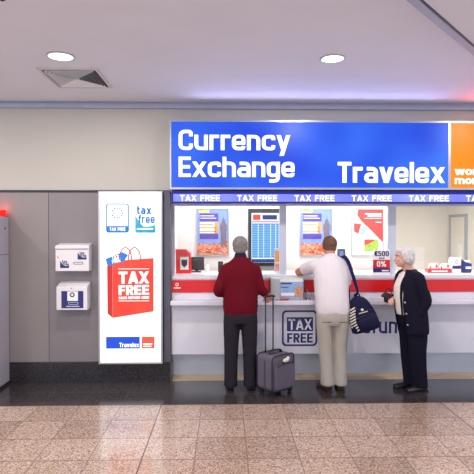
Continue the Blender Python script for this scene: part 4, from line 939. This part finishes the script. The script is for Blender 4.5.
tr = MB(); tr.tube([(0, 0, .90), (0, 0, .84), (0, 0, .76), (0, 0, .70)], [(.15, .12), (.160, .135), (.165, .138), (.15, .125)], n=26)
tr.tube([(-.075, .0, .80), (-.080, .0, .66), (-.078, .01, .46), (-.075, -.005, .26), (-.072, -.025, .10), (-.072, -.025, .05)], [(.088, .120), (.086, .112), (.080, .098), (.074, .088), (.072, .084), (.072, .084)], n=20)
tr.tube([(.075, .0, .80), (.080, .01, .66), (.078, .02, .46), (.072, .015, .26), (.070, .0, .10), (.070, .0, .05)], [(.088, .120), (.086, .112), (.080, .096), (.072, .084), (.068, .080), (.068, .080)], n=20)
tr.build('trousers', 'ntrou', p, remesh=.010, sm=4, local=True)
shoe('shoe', -.075, -.03, .05, 'bleather', p, L=.25, w=.044); shoe('shoe', .075, .025, -.02, 'bleather', p, L=.25, w=.044)
LEAN[0] = 0
# the purse she holds
pc_ = at(388.3, 296.5, 5.56)
t = thing('purse', (pc_.x, 5.52, pc_.z-.07), 'small dark maroon purse held at the waist against the counter', 'purse')
MB().tube([(pc_.x-.045, 5.56, pc_.z-.01), (pc_.x-.035, 5.56, pc_.z-.005), (pc_.x+.04, 5.55, pc_.z-.03), (pc_.x+.055, 5.55, pc_.z-.035)], [(.030, .025), (.035, .055), (.035, .050), (.025, .02)], side=(0, 1, 0), ex=2.6, n=20).build('purse_body', 'maroon', t, smooth=True)
MB().tube([(pc_.x-.035, 5.535, pc_.z+.05), (pc_.x+.04, 5.53, pc_.z+.024)], [.005, .005], n=8, smooth=False).build('clasp', 'chrome', t)
MB().tube([(pc_.x-.04, 5.56, pc_.z+.03), (pc_.x-.02, 5.56, pc_.z+.085), (pc_.x+.02, 5.56, pc_.z+.075), (pc_.x+.04, 5.55, pc_.z+.01)], .006, n=8).build('purse_handle', 'maroon', t, smooth=True)

# ================================================================== SUITCASE
gp = at(275.5, 385, 5.42)
TH = R(40)
t = thing('suitcase', (gp.x, 5.42, 0), 'taupe fabric wheeled suitcase with raised black telescopic handle', 'suitcase', rz=TH)
W2, D2, H0, H1 = .165, .115, .055, .425
def rbox(x0, x1, y0, y1, z0, z1, r=.04, seg=4):
    o = rrect(x0, x1, z0, z1, r, seg); m = MB(); m.prism(o, y0, y1); return m
rbox(-W2, W2, -D2, D2, H0, H1, .045).build('shell', 'case', t, local=True, bevel=.012)
for y in (-D2+.002, D2-.002):
    o_ = rrect(-W2-.003, W2+.003, H0-.003, H1+.003, .047, 5); MB().tube([(a, y, b) for a, b in o_]+[(o_[0][0], y, o_[0][1])], .0065, (0, 1, 0), n=8, smooth=False).build('piping', 'black', t, local=True)
fp = rbox(-W2+.02, W2-.015, -D2-.035, -D2, H0+.02, H1-.09, .03).build('front_pocket', 'case', t, local=True, bevel=.012)
MB().tube([(-W2+.03, -D2-.037, H1-.10), (0, -D2-.038, H1-.085), (W2-.03, -D2-.037, H1-.095)], .004, n=6).build('pocket_zip', 'black', fp, local=True)
MB().ell((.02, -D2-.02, H1-.055), (.045, .018, .022)).ell((.05, -D2-.02, H1-.04), (.022, .016, .02)).build('luggage_tag', 'stripew', t, smooth=True, local=True)
MB().box(W2-.02, W2-.01, -D2-.01, -D2-.003, H0+.05, H1-.08).build('seam', 'black', t, local=True)
MB().box(-W2-.004, -W2, -.01, .0, H0+.03, H1-.05).build('seam', 'dgrey', t, local=True)
hz = Z(297.5, 5.47)
for q in (-1, 1):
    MB().cyl((q*.058, D2-.02, H1-.02), .0085, hz-H1+.02, n=12).build('telescopic_rod', 'dgrey', t, local=True)
    MB().cyl((q*.058, D2-.02, H1-.01), .014, .03, n=12).build('rod_collar', 'black', t, local=True)
MB().tube([(-.075, D2-.02, hz-.005), (-.055, D2-.02, hz+.010), (.055, D2-.02, hz+.010), (.075, D2-.02, hz-.005)], .012, (0, 1, 0), n=10).build('grip', 'black', t, smooth=True, local=True)
MB().tube([(-.085, .0, H1), (-.06, .0, H1+.032), (.06, .0, H1+.032), (.085, .0, H1)], [(.022, .010), (.02, .009), (.02, .009), (.022, .010)], (0, 1, 0), n=10).build('carry_handle', 'black', t, smooth=True, local=True)
for sx in (-1, 1):
    for sy in (-1, 1):
        wh = MB().cyl((sx*(W2-.035)-.011, sy*(D2-.03), .027), .027, .022, 'x', 18).build('wheel', 'rubber', t, local=True)
        MB().box(sx*(W2-.035)-.017, sx*(W2-.035)+.017, sy*(D2-.03)-.02, sy*(D2-.03)+.02, .035, H0+.004).build('wheel_fork', 'black', wh, local=True)
